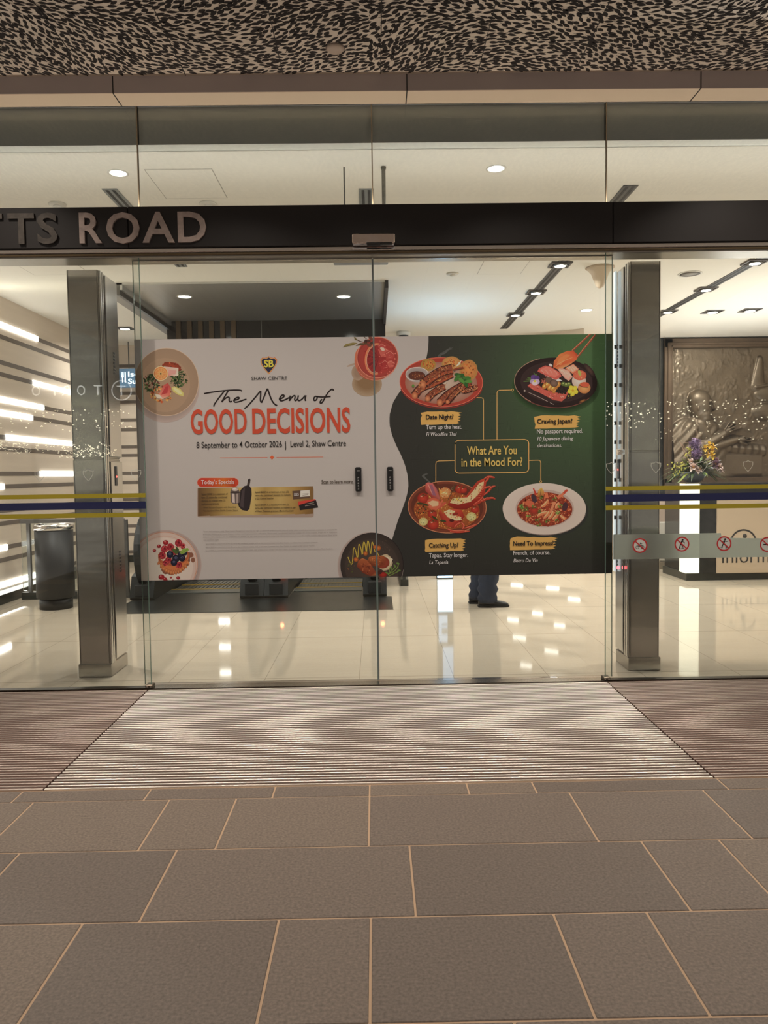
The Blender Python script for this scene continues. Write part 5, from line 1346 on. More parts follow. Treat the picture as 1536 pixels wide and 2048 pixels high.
def steak(a):
    for k in range(7): a.ell(741, 1133, 66 - k, 69 - k, (154 - k * 4, 142 - k * 4, 138 - k * 4), n=48)
    a.ell(744, 1130, 63, 64.5, (72, 62, 54), (46, 40, 38), n=64); a.ring(744, 1130, 62, 63.6, 1.2, (28, 26, 26)); a.ell(744, 1134, 54, 56, (66, 56, 50), (58, 50, 46), n=48)
    z = [(696, 1114), (699, 1122), (704, 1132), (706, 1112), (707, 1093), (711, 1100), (715, 1120), (717, 1098), (718, 1086), (722, 1096), (725, 1114), (726, 1090), (728, 1082), (731, 1092), (733, 1112), (734, 1090), (736, 1079), (739, 1092), (741, 1112), (743, 1094), (744, 1082), (747, 1090), (750, 1104)]
    a.line(z, 1.7, (168, 150, 62), False, 1); a.line([(754, 1104), (758, 1112)], 1.5, (168, 150, 62))
    a.scatter(inell(770, 1092, 16, 12), (750, 1078, 792, 1106), 60, (.3, .8), [(104, 88, 70), (88, 74, 62)], 9)
    for x, y, r in ((731, 1107, 4.5), (757, 1096, 5), (712, 1119, 4.8), (750, 1094, 4)): a.ell(x, y, r, r, (176, 106, 52), (124, 62, 34))
    a.ell(770, 1125, 15, 16, (196, 184, 160), (166, 150, 122), wob=.05); a.poly([(772, 1112), (786, 1118), (780, 1128)], (190, 178, 156))
    a.ell(765, 1125, 14, 12, (140, 64, 46), (110, 48, 36)); a.poly([(734, 1124), (738, 1114), (752, 1111), (768, 1112), (773, 1120), (770, 1130), (758, 1133), (742, 1132)], (128, 70, 42), [(96, 48, 30), (140, 84, 50), (150, 88, 52), (132, 72, 44), (120, 58, 38), (112, 54, 34), (104, 50, 32), (96, 46, 30)]); a.scatter(inell(753, 1122, 15, 8), (736, 1112, 770, 1132), 40, (.6, 1.8), [(156, 92, 54), (96, 46, 30), (176, 110, 66)], 14)
    a.poly([(713, 1132), (717, 1121), (725, 1116), (734, 1120), (744, 1132), (751, 1143), (752, 1151), (740, 1152), (726, 1146)], (120, 58, 38), [(104, 48, 32), (136, 74, 46), (160, 104, 66), (140, 76, 48), (120, 58, 38), (112, 52, 36), (150, 96, 60), (104, 46, 32), (96, 42, 30)]); a.scatter(inell(731, 1133, 15, 12, .6), (714, 1118, 750, 1150), 50, (.6, 2.0), [(150, 86, 54), (92, 42, 30), (84, 36, 26)], 15)
    a.ell(766, 1149, 8, 5, (150, 46, 36), (110, 28, 26)); a.poly([(752, 1144), (760, 1140), (766, 1142), (762, 1148), (754, 1150)], (60, 34, 30))
    for p in ([(776, 1150), (784, 1141), (790, 1134), (788, 1128)], [(776, 1148), (788, 1144), (797, 1132), (796, 1126)], [(778, 1152), (790, 1146), (798, 1142)], [(780, 1146), (778, 1138), (782, 1132)]): a.line(p, 1.3, (104, 128, 62), False, 2)
    for x, y, q in ((796, 1127, .3), (790, 1132, .9), (798, 1141, 0), (783, 1137, 1.4), (774, 1146, .5)): a.ell(x, y, 3.6, 1.8, (84, 110, 54), rot=q, n=10)
    tuft(a, 702, 1132, 8, 12, 26, [(70, 76, 40), (110, 70, 40), (48, 42, 34)], 16, (1, 2.2))
a = LA(); drink(a); a.build('cocktail_picture', BANL); a = RA(); drink(a); a.build('cocktail_picture', BANR)
a = LA(); steak(a); a.build('steak_plate_picture', BANL); a = RA(); steak(a); a.build('steak_plate_picture', BANR)

# ---- right half: rib plate
def smoke(a, pts, seed):
    r = random.Random(seed)
    for k in range(5):
        a.line([(x + r.uniform(-3, 3), y + r.uniform(-2, 2)) for x, y in pts], r.uniform(1.5, 3), (66 + k * 3, 68 + k * 3, 66 + k * 3), True, 2)
def r5(u, v): return (770 + u / 6.4, 660 + v / 6.4)
a = RA(); smoke(a, [r5(700, 390), r5(690, 320), r5(770, 290), r5(800, 250), r5(850, 235)], 1)
a.ell(883, 767, 82, 50, (36, 36, 34), (46, 47, 45), rot=.05, n=48)
a.ell(882.5, 765, 83, 49.5, (150, 60, 48), (146, 58, 48), rot=.02, n=64); a.ring(882.5, 764.5, 82, 48.5, 1.5, (186, 96, 78), rot=.02); a.ell(882, 766, 72, 42, (176, 166, 152), (140, 96, 82), rot=.02, n=48); a.ring(882.5, 767, 82.6, 48.8, 1.6, (120, 40, 36), rot=.02, a0=.2, a1=2.9)
for u, v, rx, ry, c0 in ((555, 440, 15, 12.5, (168, 132, 66)), (850, 425, 19, 14.5, (190, 140, 82)), (1070, 510, 18, 21, (186, 128, 74))):
    x, y = r5(u, v); a.ell(x, y + 1, rx, ry, (150, 120, 70), wob=.03); a.ell(x, y, rx * .92, ry * .9, c0, tuple(v_ * .86 for v_ in c0)); a.scatter(inell(x, y, rx * .8, ry * .75), (x - rx, y - ry, x + rx, y + ry), 130, (.6, 1.8), [(150, 76, 42), (120, 60, 36), (196, 120, 66), (176, 92, 50)], u)
a.poly([r5(900, 480), r5(930, 430), r5(980, 385), r5(960, 440)], (206, 192, 170))
a.ell(*r5(410, 575), 22.5, 15, (110, 100, 98), (150, 142, 140)); a.ring(*r5(410, 565), 22, 13, 1.2, (190, 182, 178)); a.ell(*r5(408, 585), 17, 9, (96, 52, 40), (76, 44, 36)); a.scatter(inell(*r5(408, 585), 16, 9), (815, 740, 855, 765), 70, (.5, 1.3), [(150, 96, 60), (104, 58, 42), (176, 130, 80), (60, 34, 30)], 21)
def rib(pts, seed, w_=12):
    a.line(pts, w_ + 3, (46, 28, 24), False, 2); a.line(pts, w_, (104, 50, 38), False, 2); a.line([(x, y - w_ * .2) for x, y in pts], w_ * .55, (122, 66, 48), False, 2); a.line([(x + 1, y + w_ * .3) for x, y in pts], w_ * .25, (150, 76, 50), False, 2)
    xs_ = [p[0] for p in pts]; ys_ = [p[1] for p in pts]; r = random.Random(seed)
    for k in range(110):
        u = r.random() * (len(pts) - 1); i = int(u); f_ = u - i; x = pts[i][0] * (1 - f_) + pts[min(i + 1, len(pts) - 1)][0] * f_ + r.uniform(-1, 1) * w_ * .5; y = pts[i][1] * (1 - f_) + pts[min(i + 1, len(pts) - 1)][1] * f_ + r.uniform(-1, 1) * w_ * .5
        a.ell(x, y, r.uniform(.6, 2), r.uniform(.5, 1.2), r.choice([(150, 96, 62), (70, 38, 32), (120, 62, 44), (176, 132, 92), (60, 32, 28), (110, 80, 76)]), rot=r.uniform(0, 3), n=6)
    x, y = pts[0]; a.ell(x, y, w_ * .42, w_ * .5, (186, 130, 92), (150, 84, 58))
rib([r5(380, 840), r5(450, 740), r5(600, 690), r5(860, 560)], 31, 14); rib([r5(480, 700), r5(600, 600), r5(740, 520), r5(860, 500)], 32, 17); rib([r5(545, 880), r5(620, 800), r5(760, 720)], 33, 12); rib([r5(700, 930), r5(800, 830), r5(940, 740), r5(1100, 680)], 34, 14); rib([r5(1000, 780), r5(1100, 760), r5(1170, 730)], 35, 8); rib([r5(800, 920), r5(900, 800), r5(1010, 720)], 37, 9)
a.line([r5(870, 510), r5(940, 490), r5(1010, 485)], 3.5, (120, 56, 42), True, 1)
a.scatter(inell(*r5(620, 620), 36, 14, -.55), (820, 730, 915, 790), 130, (.5, 1.6), [(196, 152, 84), (176, 120, 66), (130, 76, 56), (96, 60, 62), (70, 42, 44)], 36)
for u, v, q in ((940, 580, .3), (1000, 600, 1.0), (1050, 620, .2), (1030, 680, 1.3), (930, 610, 2.4), (980, 650, .6), (1070, 660, .1)): a.ell(*r5(u, v), 8, 4, ((58, 104, 48), (44, 82, 42), (76, 124, 58))[int(u) % 3], rot=q, n=9, wob=.25, seed=u)
a.ell(*r5(360, 715), 2.5, 3, (84, 124, 60)); a.build('rib_plate_picture', BANR)

# sushi plate
def r6(u, v): return (1000 + u / 6.4, 660 + v / 6.4)
a = RA()
for k in range(6): a.ell(1111, 770 + 4 - k * .5, 88 - k * 1.6, 54 - k * 1.4, tuple(v * (1 - .07 * k) for v in (50, 72, 46)), rot=.03, n=48)
a.ell(1111.5, 765, 83, 50, (44, 32, 32), (36, 26, 26), rot=.03, n=64); a.ring(1111.5, 764, 82, 49.5, 1.2, (150, 122, 106), rot=.03, a0=2.2, a1=4.3); a.ring(1111.5, 765, 82.4, 49.6, 1.4, (104, 62, 56), rot=.03, a0=.6, a1=2.4); a.ell(1113, 764, 72, 41, (36, 28, 28), (50, 38, 38), rot=.03, n=48)
a.ell(1179, 740, 5, 17, (76, 56, 48), (44, 34, 34), rot=-.7); a.ell(1165, 802, 8, 3, (150, 100, 56), (40, 30, 30), rot=-.4)
a.line([r6(360, 796), r6(520, 870), r6(610, 915)], 1, (150, 138, 132)); a.line([r6(640, 930), r6(688, 952)], .9, (150, 138, 132)); a.ell(*r6(315, 778), 1.8, 1.8, (170, 160, 152))
for u, v in ((300, 660), (330, 630), (400, 580), (460, 560), (350, 610), (430, 545)): a.line([r6(500, 640), r6(u, v)], 2.6, (74, 96, 52), True, 1)
def nigiri(pts, cols, seed, stripes=True):
    a.poly(pts, cols[0], None)
    cx_ = sum(p[0] for p in pts) / len(pts); cy_ = sum(p[1] for p in pts) / len(pts)
    a.poly([(cx_ + (x - cx_) * .8, cy_ + (y - cy_) * .75 - .8) for x, y in pts], cols[1])
    if stripes:
        for k in range(4):
            f_ = .2 + .2 * k; p0 = pts[0]; p1 = pts[len(pts) // 2]; x = p0[0] + (p1[0] - p0[0]) * f_; y = p0[1] + (p1[1] - p0[1]) * f_; a.line([(x - 3, y - 4), (x + 2, y), (x + 4, y + 5)], .7, cols[2], True, 1)
a.poly([r6(560, 570), r6(720, 600), r6(800, 650), r6(720, 660)], (206, 196, 188))
nigiri([r6(480, 530), r6(500, 490), r6(580, 455), r6(640, 465), r6(760, 540), r6(790, 590), r6(720, 640), r6(600, 590)], ((176, 84, 76), (190, 110, 98), (214, 156, 144)), 1)
nigiri([r6(730, 495), r6(800, 490), r6(880, 520), r6(930, 600), r6(880, 655), r6(830, 620)], ((196, 140, 126), (206, 156, 142), (222, 186, 174)), 2); nigiri([r6(830, 490), r6(940, 435), r6(1010, 500), r6(930, 560)], ((206, 120, 92), (212, 150, 128), (226, 190, 170)), 3)
a.ell(*r6(1010, 650), 14, 15, (204, 190, 180), (176, 158, 148)); a.ell(*r6(1020, 580), 13.5, 10, (196, 108, 82), (176, 84, 66)); a.scatter(inell(*r6(1020, 580), 12, 9), (1140, 735, 1180, 765), 60, (.7, 1.4), [(206, 116, 84), (170, 70, 56), (222, 156, 120)], 41); a.ell(*r6(1018, 550), 3, 6, (150, 156, 84), rot=-.3)
a.ell(*r6(1078, 740), 12.5, 11.5, (206, 150, 98), (168, 108, 66)); a.ell(*r6(1085, 700), 9, 5, (176, 84, 62)); a.line([r6(1005, 700), r6(1050, 730), r6(1125, 735)], 1.2, (84, 44, 36), False, 1)
P_ = [r6(352, 712), r6(390, 685), r6(480, 690), r6(560, 760), r6(700, 800), r6(830, 810), r6(890, 770), r6(840, 870), r6(790, 915), r6(680, 895), r6(520, 810), r6(420, 765)]
a.poly(P_, (170, 84, 74)); a.scatter(inpoly(P_), (1052, 765, 1140, 805), 190, (.8, 3), [(206, 140, 128), (150, 60, 56), (190, 108, 96), (176, 84, 74)], 42, (.2, .5), .5)
a.scatter(inell(*r6(570, 640), 10, 8), (1075, 748, 1100, 770), 50, (1, 2.4), [(150, 84, 72), (176, 110, 92), (110, 60, 52)], 43)
for u, v in ((575, 715), (640, 735), (700, 770), (610, 690), (740, 700), (680, 745)): a.ell(*r6(u, v), 7, 5, (196, 142, 72), (160, 100, 48), rot=-.9); a.ell(*r6(u - 5, v - 5), 4, 1.4, (216, 172, 106), rot=-.9)
a.ell(*r6(630, 645), 8, 6.5, (96, 76, 66), rot=.4); a.ell(*r6(690, 680), 8, 6.8, (120, 98, 86), (90, 70, 62), rot=.5); a.ring(*r6(690, 680), 7.6, 6.4, .8, (54, 42, 38), rot=.5)
for u, v in ((810, 690), (880, 695), (845, 700)): a.ell(*r6(u, v), 5, 4.4, (104, 120, 60), (66, 84, 44)); a.ell(*r6(u, v - 8), 2, 1.3, (156, 166, 106))
a.scatter(inell(*r6(790, 780), 11, 8), (1110, 770, 1138, 795), 60, (1, 2.4), [(30, 28, 26), (44, 44, 36), (24, 22, 22)], 44)
for u, v, rx, ry, c_ in ((432, 608, 6, 5.5, (84, 60, 120)), (470, 615, 6, 5, (74, 52, 110)), (420, 660, 6, 5, (150, 136, 168)), (470, 662, 6, 5.5, (166, 150, 180)), (445, 680, 5.5, 5, (190, 176, 196))): a.ell(*r6(u, v), rx, ry, c_, n=14)
a.ell(*r6(445, 655), 2.4, 2.2, (206, 176, 60))
for k in range(5): a.ell(*r6(932 + 34 * math.cos(k * 1.257 + .4), 775 + 34 * math.sin(k * 1.257 + .4)), 6, 5, (214, 194, 76), (196, 172, 56), rot=k * 1.257 + .4, n=14)
a.ell(*r6(932, 775), 2.4, 2.2, (176, 140, 44)); a.scatter(inell(*r6(895, 850), 5, 8), (1132, 785, 1148, 802), 30, (.6, 1.4), [(196, 186, 70), (150, 150, 56)], 45)
for u, v in ((640, 445), (655, 455)): a.ell(*r6(u, v), 2.6, 2.2, (206, 196, 190))
a.poly([r6(680, 480), r6(690, 400), r6(760, 310), r6(860, 268), r6(940, 268), r6(1000, 320), r6(980, 380), r6(900, 440), r6(800, 490), r6(730, 500)], (196, 96, 56), [(176, 84, 48), (196, 104, 62), (206, 116, 70), (196, 92, 56), (176, 72, 48), (150, 58, 44), (184, 92, 60), (206, 130, 86), (212, 140, 96), (190, 96, 56)]); a.poly([r6(720, 440), r6(760, 360), r6(850, 310), r6(900, 320), r6(830, 380), r6(780, 450)], (206, 118, 74)); a.line([r6(700, 470), r6(800, 400), r6(930, 350)], 1, (216, 150, 110), True, 2)
for p in ((r6(925, 268), r6(1165, 45)), (r6(985, 355), r6(1220, 62))): a.line(p, 3.6, (120, 66, 50)); a.line([(x - .8, y - .8) for x, y in p], 1.2, (186, 116, 90))
a.build('sushi_plate_picture', BANR)

# lobster pan
def r7(u, v): return (780 + u / 6.604, 860 + v / 6.604)
a = RA(); smoke(a, [r7(520, 690), r7(470, 640), r7(430, 600), r7(480, 570)], 2)
a.ell(894, 1018, 80, 50, (30, 31, 31), (42, 43, 43), rot=.05, n=48)
a.ell(*r7(755, 1018), 78, 51.5, (112, 60, 42), (104, 54, 40), rot=.04, n=64); a.ring(*r7(755, 1018), 77.4, 51, 1.4, (176, 120, 88), rot=.04); a.ell(*r7(755, 1015), 72, 46, (96, 46, 32), (84, 44, 34), rot=.04, n=48); a.ell(*r7(750, 1060), 66, 38, (150, 88, 44), (130, 66, 38), rot=.05, n=40)
a.scatter(inell(*r7(750, 1065), 65, 37, .05), (822, 985, 962, 1062), 900, (.6, 1.5), [(196, 130, 62), (176, 104, 50), (206, 150, 84), (130, 60, 36), (150, 76, 42)], 51, (.5, .9))
a.scatter(inell(*r7(430, 1050), 15, 9), (828, 1008, 862, 1030), 60, (.8, 2.2), [(56, 34, 30), (44, 50, 32), (130, 44, 34)], 52)
def tomato(u, v, r): a.ell(*r7(u, v), r, r * .95, (170, 62, 46), (128, 36, 30)); a.ell(r7(u, v)[0] - r * .3, r7(u, v)[1] - r * .35, r * .22, r * .14, (206, 140, 120)); [a.line([r7(u, v - r * 4), (r7(u, v)[0] + r * .6 * math.cos(q), r7(u, v)[1] - r * .5 + r * .4 * math.sin(q))], .9, (48, 62, 34)) for q in (0, 1.3, 2.6, 4, 5.2)]
tomato(435, 900, 11); tomato(560, 1110, 9); tomato(570, 1245, 11); tomato(1120, 1050, 8); tomato(920, 780, 9); tomato(970, 790, 7)
for u, v, r in ((440, 1210, 9), (1075, 1145, 10)): a.ell(*r7(u, v), r, r * .9, (206, 196, 140), (170, 158, 100)); a.scatter(inell(*r7(u, v), r * .8, r * .7), (r7(u, v)[0] - r, r7(u, v)[1] - r, r7(u, v)[0] + r, r7(u, v)[1] + r), 20, (.4, .9), [(70, 86, 44)], u)
a.poly([r7(465, 800), r7(470, 710), r7(500, 690), r7(560, 700), r7(620, 780), r7(665, 920), r7(560, 900)], (150, 70, 66), [(140, 54, 50), (176, 90, 82), (190, 104, 92), (170, 92, 92), (120, 70, 84), (150, 84, 76), (140, 50, 46)]); a.poly([r7(520, 720), r7(560, 730), r7(610, 870), r7(560, 860)], (130, 82, 100)); a.line([r7(500, 710), r7(560, 850)], 1.4, (200, 140, 126), True)
a.ell(*r7(575, 975), 14, 12, (196, 124, 92), (170, 78, 58), rot=.3); a.poly([r7(500, 960), r7(560, 930), r7(640, 945), r7(640, 1000), r7(560, 1010)], (206, 160, 126))
a.line([r7(640, 1040), r7(700, 980), r7(740, 960)], 6, (168, 78, 60), True, 1); a.line([r7(600, 1060), r7(650, 1000), r7(700, 920)], 4, (176, 92, 70), True, 1)
a.ell(*r7(730, 830), 12, 11, (206, 156, 104), (170, 104, 62)); a.scatter(inell(*r7(730, 830), 11, 10), (876, 975, 905, 1000), 50, (.6, 1.6), [(222, 186, 140), (186, 116, 62), (150, 76, 48)], 53); a.poly([r7(640, 760), r7(700, 820), r7(660, 860)], (196, 140, 76))
a.scatter(inell(*r7(830, 810), 6, 19, .42), (880, 962, 930, 1005), 150, (.6, 1.8), [(66, 66, 44), (90, 88, 60), (48, 50, 34), (112, 106, 78)], 54, (.3, .5)); a.line([r7(760, 930), r7(880, 700)], 1, (70, 62, 42))
LB = [r7(760, 990), r7(790, 930), r7(1000, 880), r7(1080, 770), r7(1150, 680), r7(1240, 640), r7(1270, 700), r7(1250, 850), r7(1200, 920), r7(1120, 990), r7(1000, 1050), r7(860, 1045)]
a.poly(LB, (150, 50, 36), [(130, 40, 32), (150, 60, 44), (160, 62, 44), (140, 46, 36), (150, 54, 40), (176, 72, 50), (160, 56, 42), (140, 44, 34), (130, 38, 30), (120, 34, 28), (112, 34, 28), (110, 34, 28)])
MT = [r7(790, 960), r7(830, 900), r7(1020, 890), r7(1110, 790), r7(1180, 700), r7(1240, 680), r7(1230, 770), r7(1150, 870), r7(1060, 950), r7(900, 985)]
a.poly(MT, (206, 170, 130)); a.scatter(inpoly(MT), (895, 960, 970, 1012), 170, (.7, 2.4), [(222, 196, 160), (190, 120, 76), (168, 84, 56), (214, 176, 120), (110, 60, 44)], 55, (.3, .6), -.8); a.scatter(inell(*r7(880, 920), 14, 6, -.1), (895, 990, 935, 1005), 50, (.8, 2.2), [(190, 160, 70), (120, 104, 46), (206, 180, 96)], 56)
for p in ([r7(1240, 650), r7(1300, 610), r7(1385, 630)], [r7(1240, 860), r7(1310, 800), r7(1340, 750), r7(1392, 742)], [r7(1200, 800), r7(1260, 760), r7(1330, 745)], [r7(1110, 1000), r7(1240, 920), r7(1350, 890), r7(1392, 915)], [r7(1150, 960), r7(1230, 930), r7(1290, 890)], [r7(1260, 690), r7(1290, 650), r7(1305, 630)], [r7(1100, 990), r7(1180, 940), r7(1230, 880)]): a.line(p, 4.6, (150, 52, 40), True, 2); a.line([(x, y - .8) for x, y in p], 1.2, (196, 104, 82), True, 2)
for k in range(7): a.line([r7(1120 + k * 14, 900 - k * 26), r7(1190 + k * 9, 890 - k * 26)], 1.6, (176, 84, 62), True)
a.poly([r7(640, 1100), r7(670, 1050), r7(700, 1110), r7(760, 1060), r7(860, 1040), r7(950, 1060), r7(980, 1140), r7(940, 1210), r7(860, 1290), r7(780, 1280), r7(700, 1220)], (150, 56, 42), [(130, 40, 32), (170, 70, 50), (150, 60, 46), (176, 88, 62), (170, 74, 52), (160, 56, 42), (130, 40, 34), (120, 36, 30), (130, 42, 34), (150, 56, 42), (140, 46, 36)])
MT2 = [r7(710, 1080), r7(780, 1050), r7(860, 1070), r7(850, 1120), r7(940, 1150), r7(950, 1190), r7(860, 1200), r7(760, 1150)]
a.poly(MT2, (206, 176, 136)); a.scatter(inpoly(MT2), (885, 1015, 925, 1045), 90, (.6, 1.8), [(222, 196, 160), (186, 120, 76), (160, 76, 52)], 57); a.ell(*r7(860, 1110), 6, 3, (120, 40, 34), rot=-.2); a.ell(*r7(815, 1195), 5, 3, (70, 26, 24))
for p in ([r7(790, 1340), r7(900, 1350), r7(1050, 1335)], [r7(760, 1310), r7(860, 1340), r7(990, 1330)], [r7(980, 1300), r7(1090, 1270), r7(1150, 1245)], [r7(940, 1220), r7(980, 1260), r7(960, 1310)], [r7(850, 1290), r7(890, 1240), r7(930, 1230)]): a.line(p, 4.2, (160, 60, 46), True, 2); a.line([(x, y - .8) for x, y in p], 1.1, (200, 112, 90), True, 2)
for u, v, q in ((400, 970, .1), (470, 985, .3), (590, 1160, .6), (700, 1200, .2)): a.ell(*r7(u, v), 7, 2, (52, 58, 34), rot=q, n=10)
a.build('lobster_pan_picture', BANR)

# seafood plate
def r8(u, v): return (980 + u / 5.908, 860 + v / 5.908)
a = RA(); a.ell(1092, 1022, 85, 52, (26, 28, 28), (44, 47, 45), rot=.02, n=48)
a.ell(1088.7, 1017.5, 83.4, 51.5, (176, 160, 154), (196, 178, 170), rot=.01, n=64); a.ring(1088.7, 1018, 83, 51.2, 1.2, (140, 124, 118), rot=.01, a0=.2, a1=2.9); a.ell(1089.5, 1017, 58.5, 37.5, (150, 134, 126), (166, 150, 142), n=56); a.ell(1029 + 60.3, 1018.5, 55.5, 34, (136, 62, 42), (120, 50, 36), n=48)
a.scatter(inell(1089.3, 1018.5, 55, 33.6), (1034, 984, 1145, 1053), 900, (.8, 2.4), [(170, 84, 54), (150, 60, 42), (186, 112, 76), (120, 44, 34), (196, 130, 92), (104, 38, 32)], 61, (.4, .8))
a.poly([r8(505, 690), r8(520, 690), r8(555, 760), r8(530, 770)], (168, 60, 48)); a.poly([r8(560, 790), r8(570, 710), r8(610, 680), r8(640, 730), r8(635, 790), r8(600, 800)], (186, 130, 66), [(150, 90, 50), (196, 140, 72), (206, 164, 84), (190, 120, 66), (150, 70, 50), (110, 60, 44)]); a.line([r8(590, 780), r8(605, 700)], 1, (96, 50, 44)); a.poly([r8(640, 800), r8(650, 740), r8(680, 740), r8(695, 810)], (186, 104, 72))
a.line([r8(800, 805), r8(860, 760), r8(905, 712)], 5, (190, 108, 80), False, 1); a.line([r8(870, 750), r8(915, 706)], 4, (168, 66, 50)); a.line([r8(720, 970), r8(740, 900), r8(770, 850)], 5, (196, 124, 92), False, 1)
a.ell(*r8(520, 810), 5, 9, (62, 46, 54), rot=-.4); a.ell(*r8(885, 905), 5.5, 9, (70, 44, 50), rot=.2); a.ell(*r8(470, 870), 9, 6, (176, 92, 66), rot=.3); a.ell(*r8(520, 950), 8, 6.5, (160, 60, 44), (130, 44, 36))
for p in ([r8(610, 910), r8(650, 880), r8(690, 830)], [r8(560, 1020), r8(610, 980), r8(680, 970)], [r8(640, 1040), r8(680, 1000), r8(700, 960)], [r8(690, 1050), r8(730, 1010), r8(750, 960)], [r8(740, 1060), r8(790, 1010), r8(820, 960)], [r8(780, 930), r8(790, 890), r8(820, 860)], [r8(830, 1010), r8(870, 1040), r8(890, 1060)]): a.line(p, 7, (190, 116, 80), True, 2); a.line([(x - 1, y - 1) for x, y in p], 2.2, (212, 164, 122), True, 2)
for u, v in ((380, 920), (400, 945), (430, 930), (450, 1015), (520, 905), (580, 955), (560, 1060), (575, 1120), (680, 1075), (770, 815), (800, 975), (830, 900), (790, 1065), (605, 800), (370, 900)): tuft(a, *r8(u, v), 4.6, 3.6, 16, [(84, 118, 54), (60, 92, 44), (120, 146, 76)], u + v, (1, 2.2))
a.build('seafood_plate_picture', BANR)

# flow chart and captions
a = RA(); GD = (190, 150, 92)
def rbox(x0, y0, x1, y1, r, w_, dy): P = rrect(x0, y0, x1, y1, r); P = [(x, y - (x - x0) * dy) for x, y in P]; a.line(P + [P[0], P[1]], w_, GD)
rbox(910, 880.5, 1057.5, 946.5, 8, 1.7, .012)
a.line([(967, 879), (967, 800), (966, 797), (963, 795.5), (950, 795)], 1.4, GD); a.ring(947.5, 795, 1.6, 1.6, 1.0, GD, n=14); a.line([(994, 879), (994, 786), (995, 782), (999, 780.5), (1022, 780)], 1.4, GD); a.ring(1025, 780, 1.6, 1.6, 1.0, GD, n=14)
a.line([(910, 921), (877, 922), (872.5, 924), (871.5, 928), (871.5, 964)], 1.4, GD); a.ring(871.5, 967, 1.6, 1.6, 1.0, GD, n=14); a.line([(1057.5, 921), (1077, 920.5), (1080.5, 922), (1081.5, 926), (1081.5, 960)], 1.4, GD); a.ring(1081.5, 963, 1.6, 1.6, 1.0, GD, n=14)
a.build('flow_chart_lines', BANR)
TR = BY_ - .0030
m = MB(); text_px(m, 'What Are You', 934, 1033.5, 909.5, 17.5, TR, .014); text_px(m, 'in the Mood For?', 923, 1045, 933, 17.5, TR, .014); m.build('question_lettering', INK_GLD, BANR)
def caption(x0, x1, yt, yb, tx0, tx1, head, hy, lines, name):
    a = RA(); r = random.Random(int(x0)); P = []
    for k in range(9): u = k / 8; P.append((x0 + 4 + (x1 - x0 - 6) * u, yt + (2 if k in (0, 8) else r.uniform(-1, .8))))
    for k in range(9): u = k / 8; P.append((x1 - (0 if k % 2 == 0 else 6) - u * 4 + r.uniform(-1, 1), yt + 2 + (yb - yt - 4) * u))
    for k in range(8): u = 1 - k / 7; P.append((x0 + 1 + (x1 - x0 - 12) * u, yb + (2 - 2.2 * u) + r.uniform(-.5, .5)))
    for k in range(5): u = 1 - k / 4; P.append((x0 + r.uniform(-.5, 2.5), yt + 3 + (yb - yt - 4) * u))
    a.poly(P, (196, 150, 86))
    o = a.build('brush_tag', BANR)
    m = MB(); text_px(m, head, tx0, tx1, hy, 9.4, TR, .024); m.build('tag_lettering', INK_BLK, o)
    m = MB()
    for s_, xa, xb, y_, it in lines: text_px(m, s_, xa, xb, y_, 9.0 if not it else 7.6, TR, .006, .22 if it else 0)
    m.build('caption_lettering', INK_WHT, BANR)
caption(841.5, 923.5, 823, 848, 852, 907, 'Date Night?', 838.5, [('Turn up the heat.', 852, 924, 858.5, 0), ('Fi Woodfire Thai', 852.5, 913.5, 872, 1)], 'date')
caption(1068.5, 1161, 831, 855.5, 1074.5, 1145, 'Craving Japan?', 847, [('No passport required.', 1074, 1165.5, 867, 0), ('10 Japanese dining', 1074.5, 1146.5, 881, 1), ('destinations.', 1074.5, 1123.5, 894.5, 1)], 'japan')
caption(850, 933, 1077.5, 1102, 858, 917, 'Catching Up?', 1095, [('Tapas. Stay longer.', 858, 936, 1115, 0), ('La Taperia', 858.5, 896.5, 1128, 1)], 'tapas')
caption(1019, 1115, 1074, 1098.5, 1026.5, 1107.5, 'Need To Impress?', 1091.5, [('French, of course.', 1026.5, 1100.5, 1110, 0), ('Bistro Du Vin', 1027, 1075.5, 1124.5, 1)], 'french')

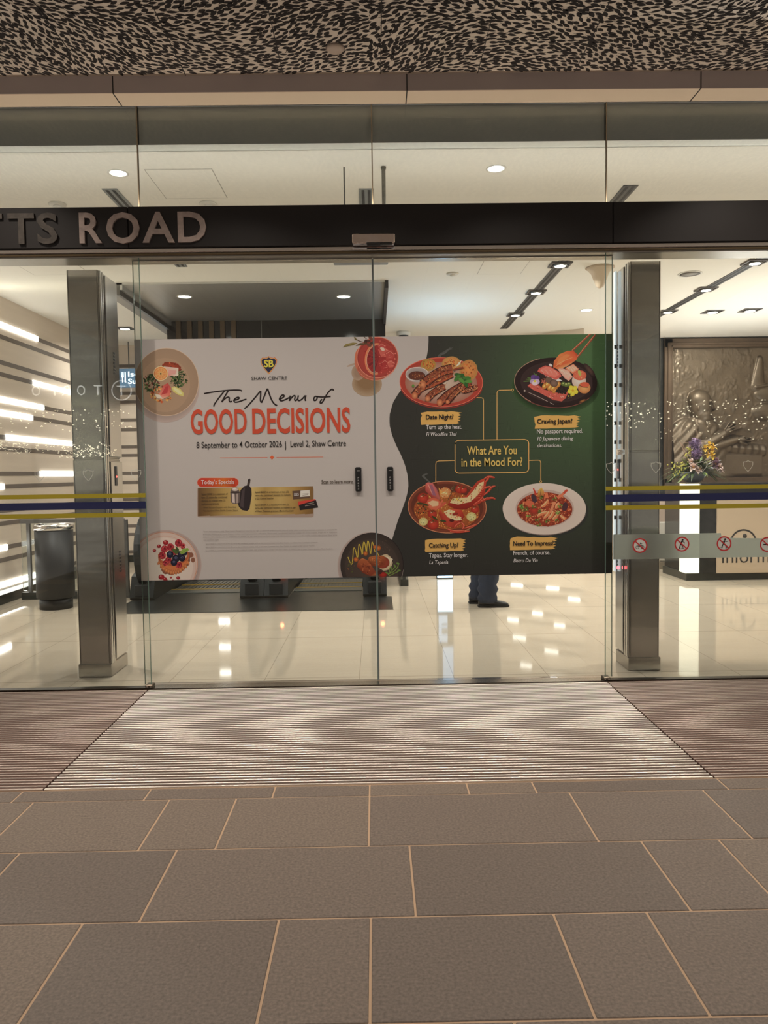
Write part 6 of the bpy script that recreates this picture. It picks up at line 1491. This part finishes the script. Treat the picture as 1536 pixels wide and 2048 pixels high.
# ------------------------------------------------------------------ prohibition stickers on the frosted band
STW = mat('sticker_white', L(226, 228, 222), .5); STR = mat('sticker_red', L(206, 52, 56), .45); STK = mat('sticker_black', L(28, 28, 28), .5)
def sticker(cx, cz, name, label, draw):
    t = thing(name, (cx, -.008, cz), label, 'sticker', 'prohibition stickers')
    Y = -.0076; R_ = .046
    def disc(mb, x, z, r, y, n=28): mb.add([(x + r * math.cos(2 * PI * k / n), y, z + r * math.sin(2 * PI * k / n)) for k in range(n)], [tuple(range(n))])
    def annulus(mb, x, z, r0, r1, y, n=40, a0=0, a1=2 * PI):
        mb.add([(x + r * math.cos(a0 + (a1 - a0) * k / n), y, z + r * math.sin(a0 + (a1 - a0) * k / n)) for k in range(n + 1) for r in (r0, r1)], [(2 * k, 2 * k + 1, 2 * k + 3, 2 * k + 2) for k in range(n)])
    def bar(mb, x0, z0, x1, z1, w_, y):
        d = Vector((x1 - x0, z1 - z0)).normalized(); nx, nz = -d.y * w_ / 2, d.x * w_ / 2
        mb.add([(cx + x0 + nx, y, cz + z0 + nz), (cx + x1 + nx, y, cz + z1 + nz), (cx + x1 - nx, y, cz + z1 - nz), (cx + x0 - nx, y, cz + z0 - nz)], [(0, 1, 2, 3)])
    m = MB(); m.lathe([(R_ - .004, -.0004), (R_ - .004, 0)], (cx, Y + .0003, cz), 32, axis='y', smooth=False); m.build('face', STW, t)
    m = MB(); draw(m, disc, annulus, bar, cx, cz, Y - .0004); m.build('pictogram', STK, t)
    m = MB(); annulus(m, cx, cz, R_ - .0085, R_, Y - .0005); bar(m, -.031, .029, .031, -.029, .007, Y - .0008); m.build('red_ring', STR, t)
def bike(m, disc, ann, bar, cx, cz, y):
    ann(m, cx - .016, cz - .010, .008, .0105, y); ann(m, cx + .016, cz - .010, .008, .0105, y)
    for s_ in ((-.016, -.010, -.004, .006), (-.004, .006, .010, .004), (.010, .004, .016, -.010), (-.004, -.008, .010, .004), (-.004, -.008, -.004, .006), (.006, .012, .014, .010), (-.010, .007, .000, .007)): bar(m, *s_, .003, y)
    disc(m, cx + .003, cz + .014, .004, y)
def scooter(m, disc, ann, bar, cx, cz, y):
    disc(m, cx + .004, cz + .026, .0062, y)
    for s_, w_ in (((.002, .020, -.008, .000), .010), ((.002, .016, .016, .010), .004), ((-.008, .002, -.016, -.028), .006), ((-.006, .002, .004, -.012), .006), ((.004, -.012, .002, -.026), .005), ((.016, .012, .010, -.026), .0025), ((-.018, -.029, .014, -.027), .003)): bar(m, *s_, w_, y)
def skate(m, disc, ann, bar, cx, cz, y):
    disc(m, cx + .006, cz + .027, .0062, y)
    for s_, w_ in (((.004, .020, -.004, .000), .010), ((.002, .016, .020, .012), .004), ((.000, .016, -.018, .012), .004), ((-.004, .002, -.014, -.022), .006), ((-.004, .002, .010, -.012), .006), ((.010, -.012, .014, -.024), .005), ((-.022, -.026, -.008, -.025), .003), ((.008, -.027, .024, -.026), .003)): bar(m, *s_, w_, y)
def smoke_(m, disc, ann, bar, cx, cz, y):
    bar(m, -.024, 0, .014, 0, .008, y); bar(m, .017, 0, .020, 0, .008, y); bar(m, .022, 0, .024, 0, .008, y); bar(m, .012, .012, .024, .018, .003, y); bar(m, .012, .012, .020, .006, .003, y)
sticker(1.620, .833, 'prohibition_sticker', 'red and white no-cycling sticker on the frosted band, over the right pillar', bike)
sticker(1.879, .838, 'prohibition_sticker', 'red and white no-scooter sticker on the frosted band, before the glowing counter corner', scooter)
sticker(2.139, .837, 'prohibition_sticker', 'red and white no-skating sticker on the frosted band, left of the no-smoking one', skate)
sticker(2.406, .828, 'prohibition_sticker', 'red and white no-smoking sticker cut by the photo right edge', smoke_)
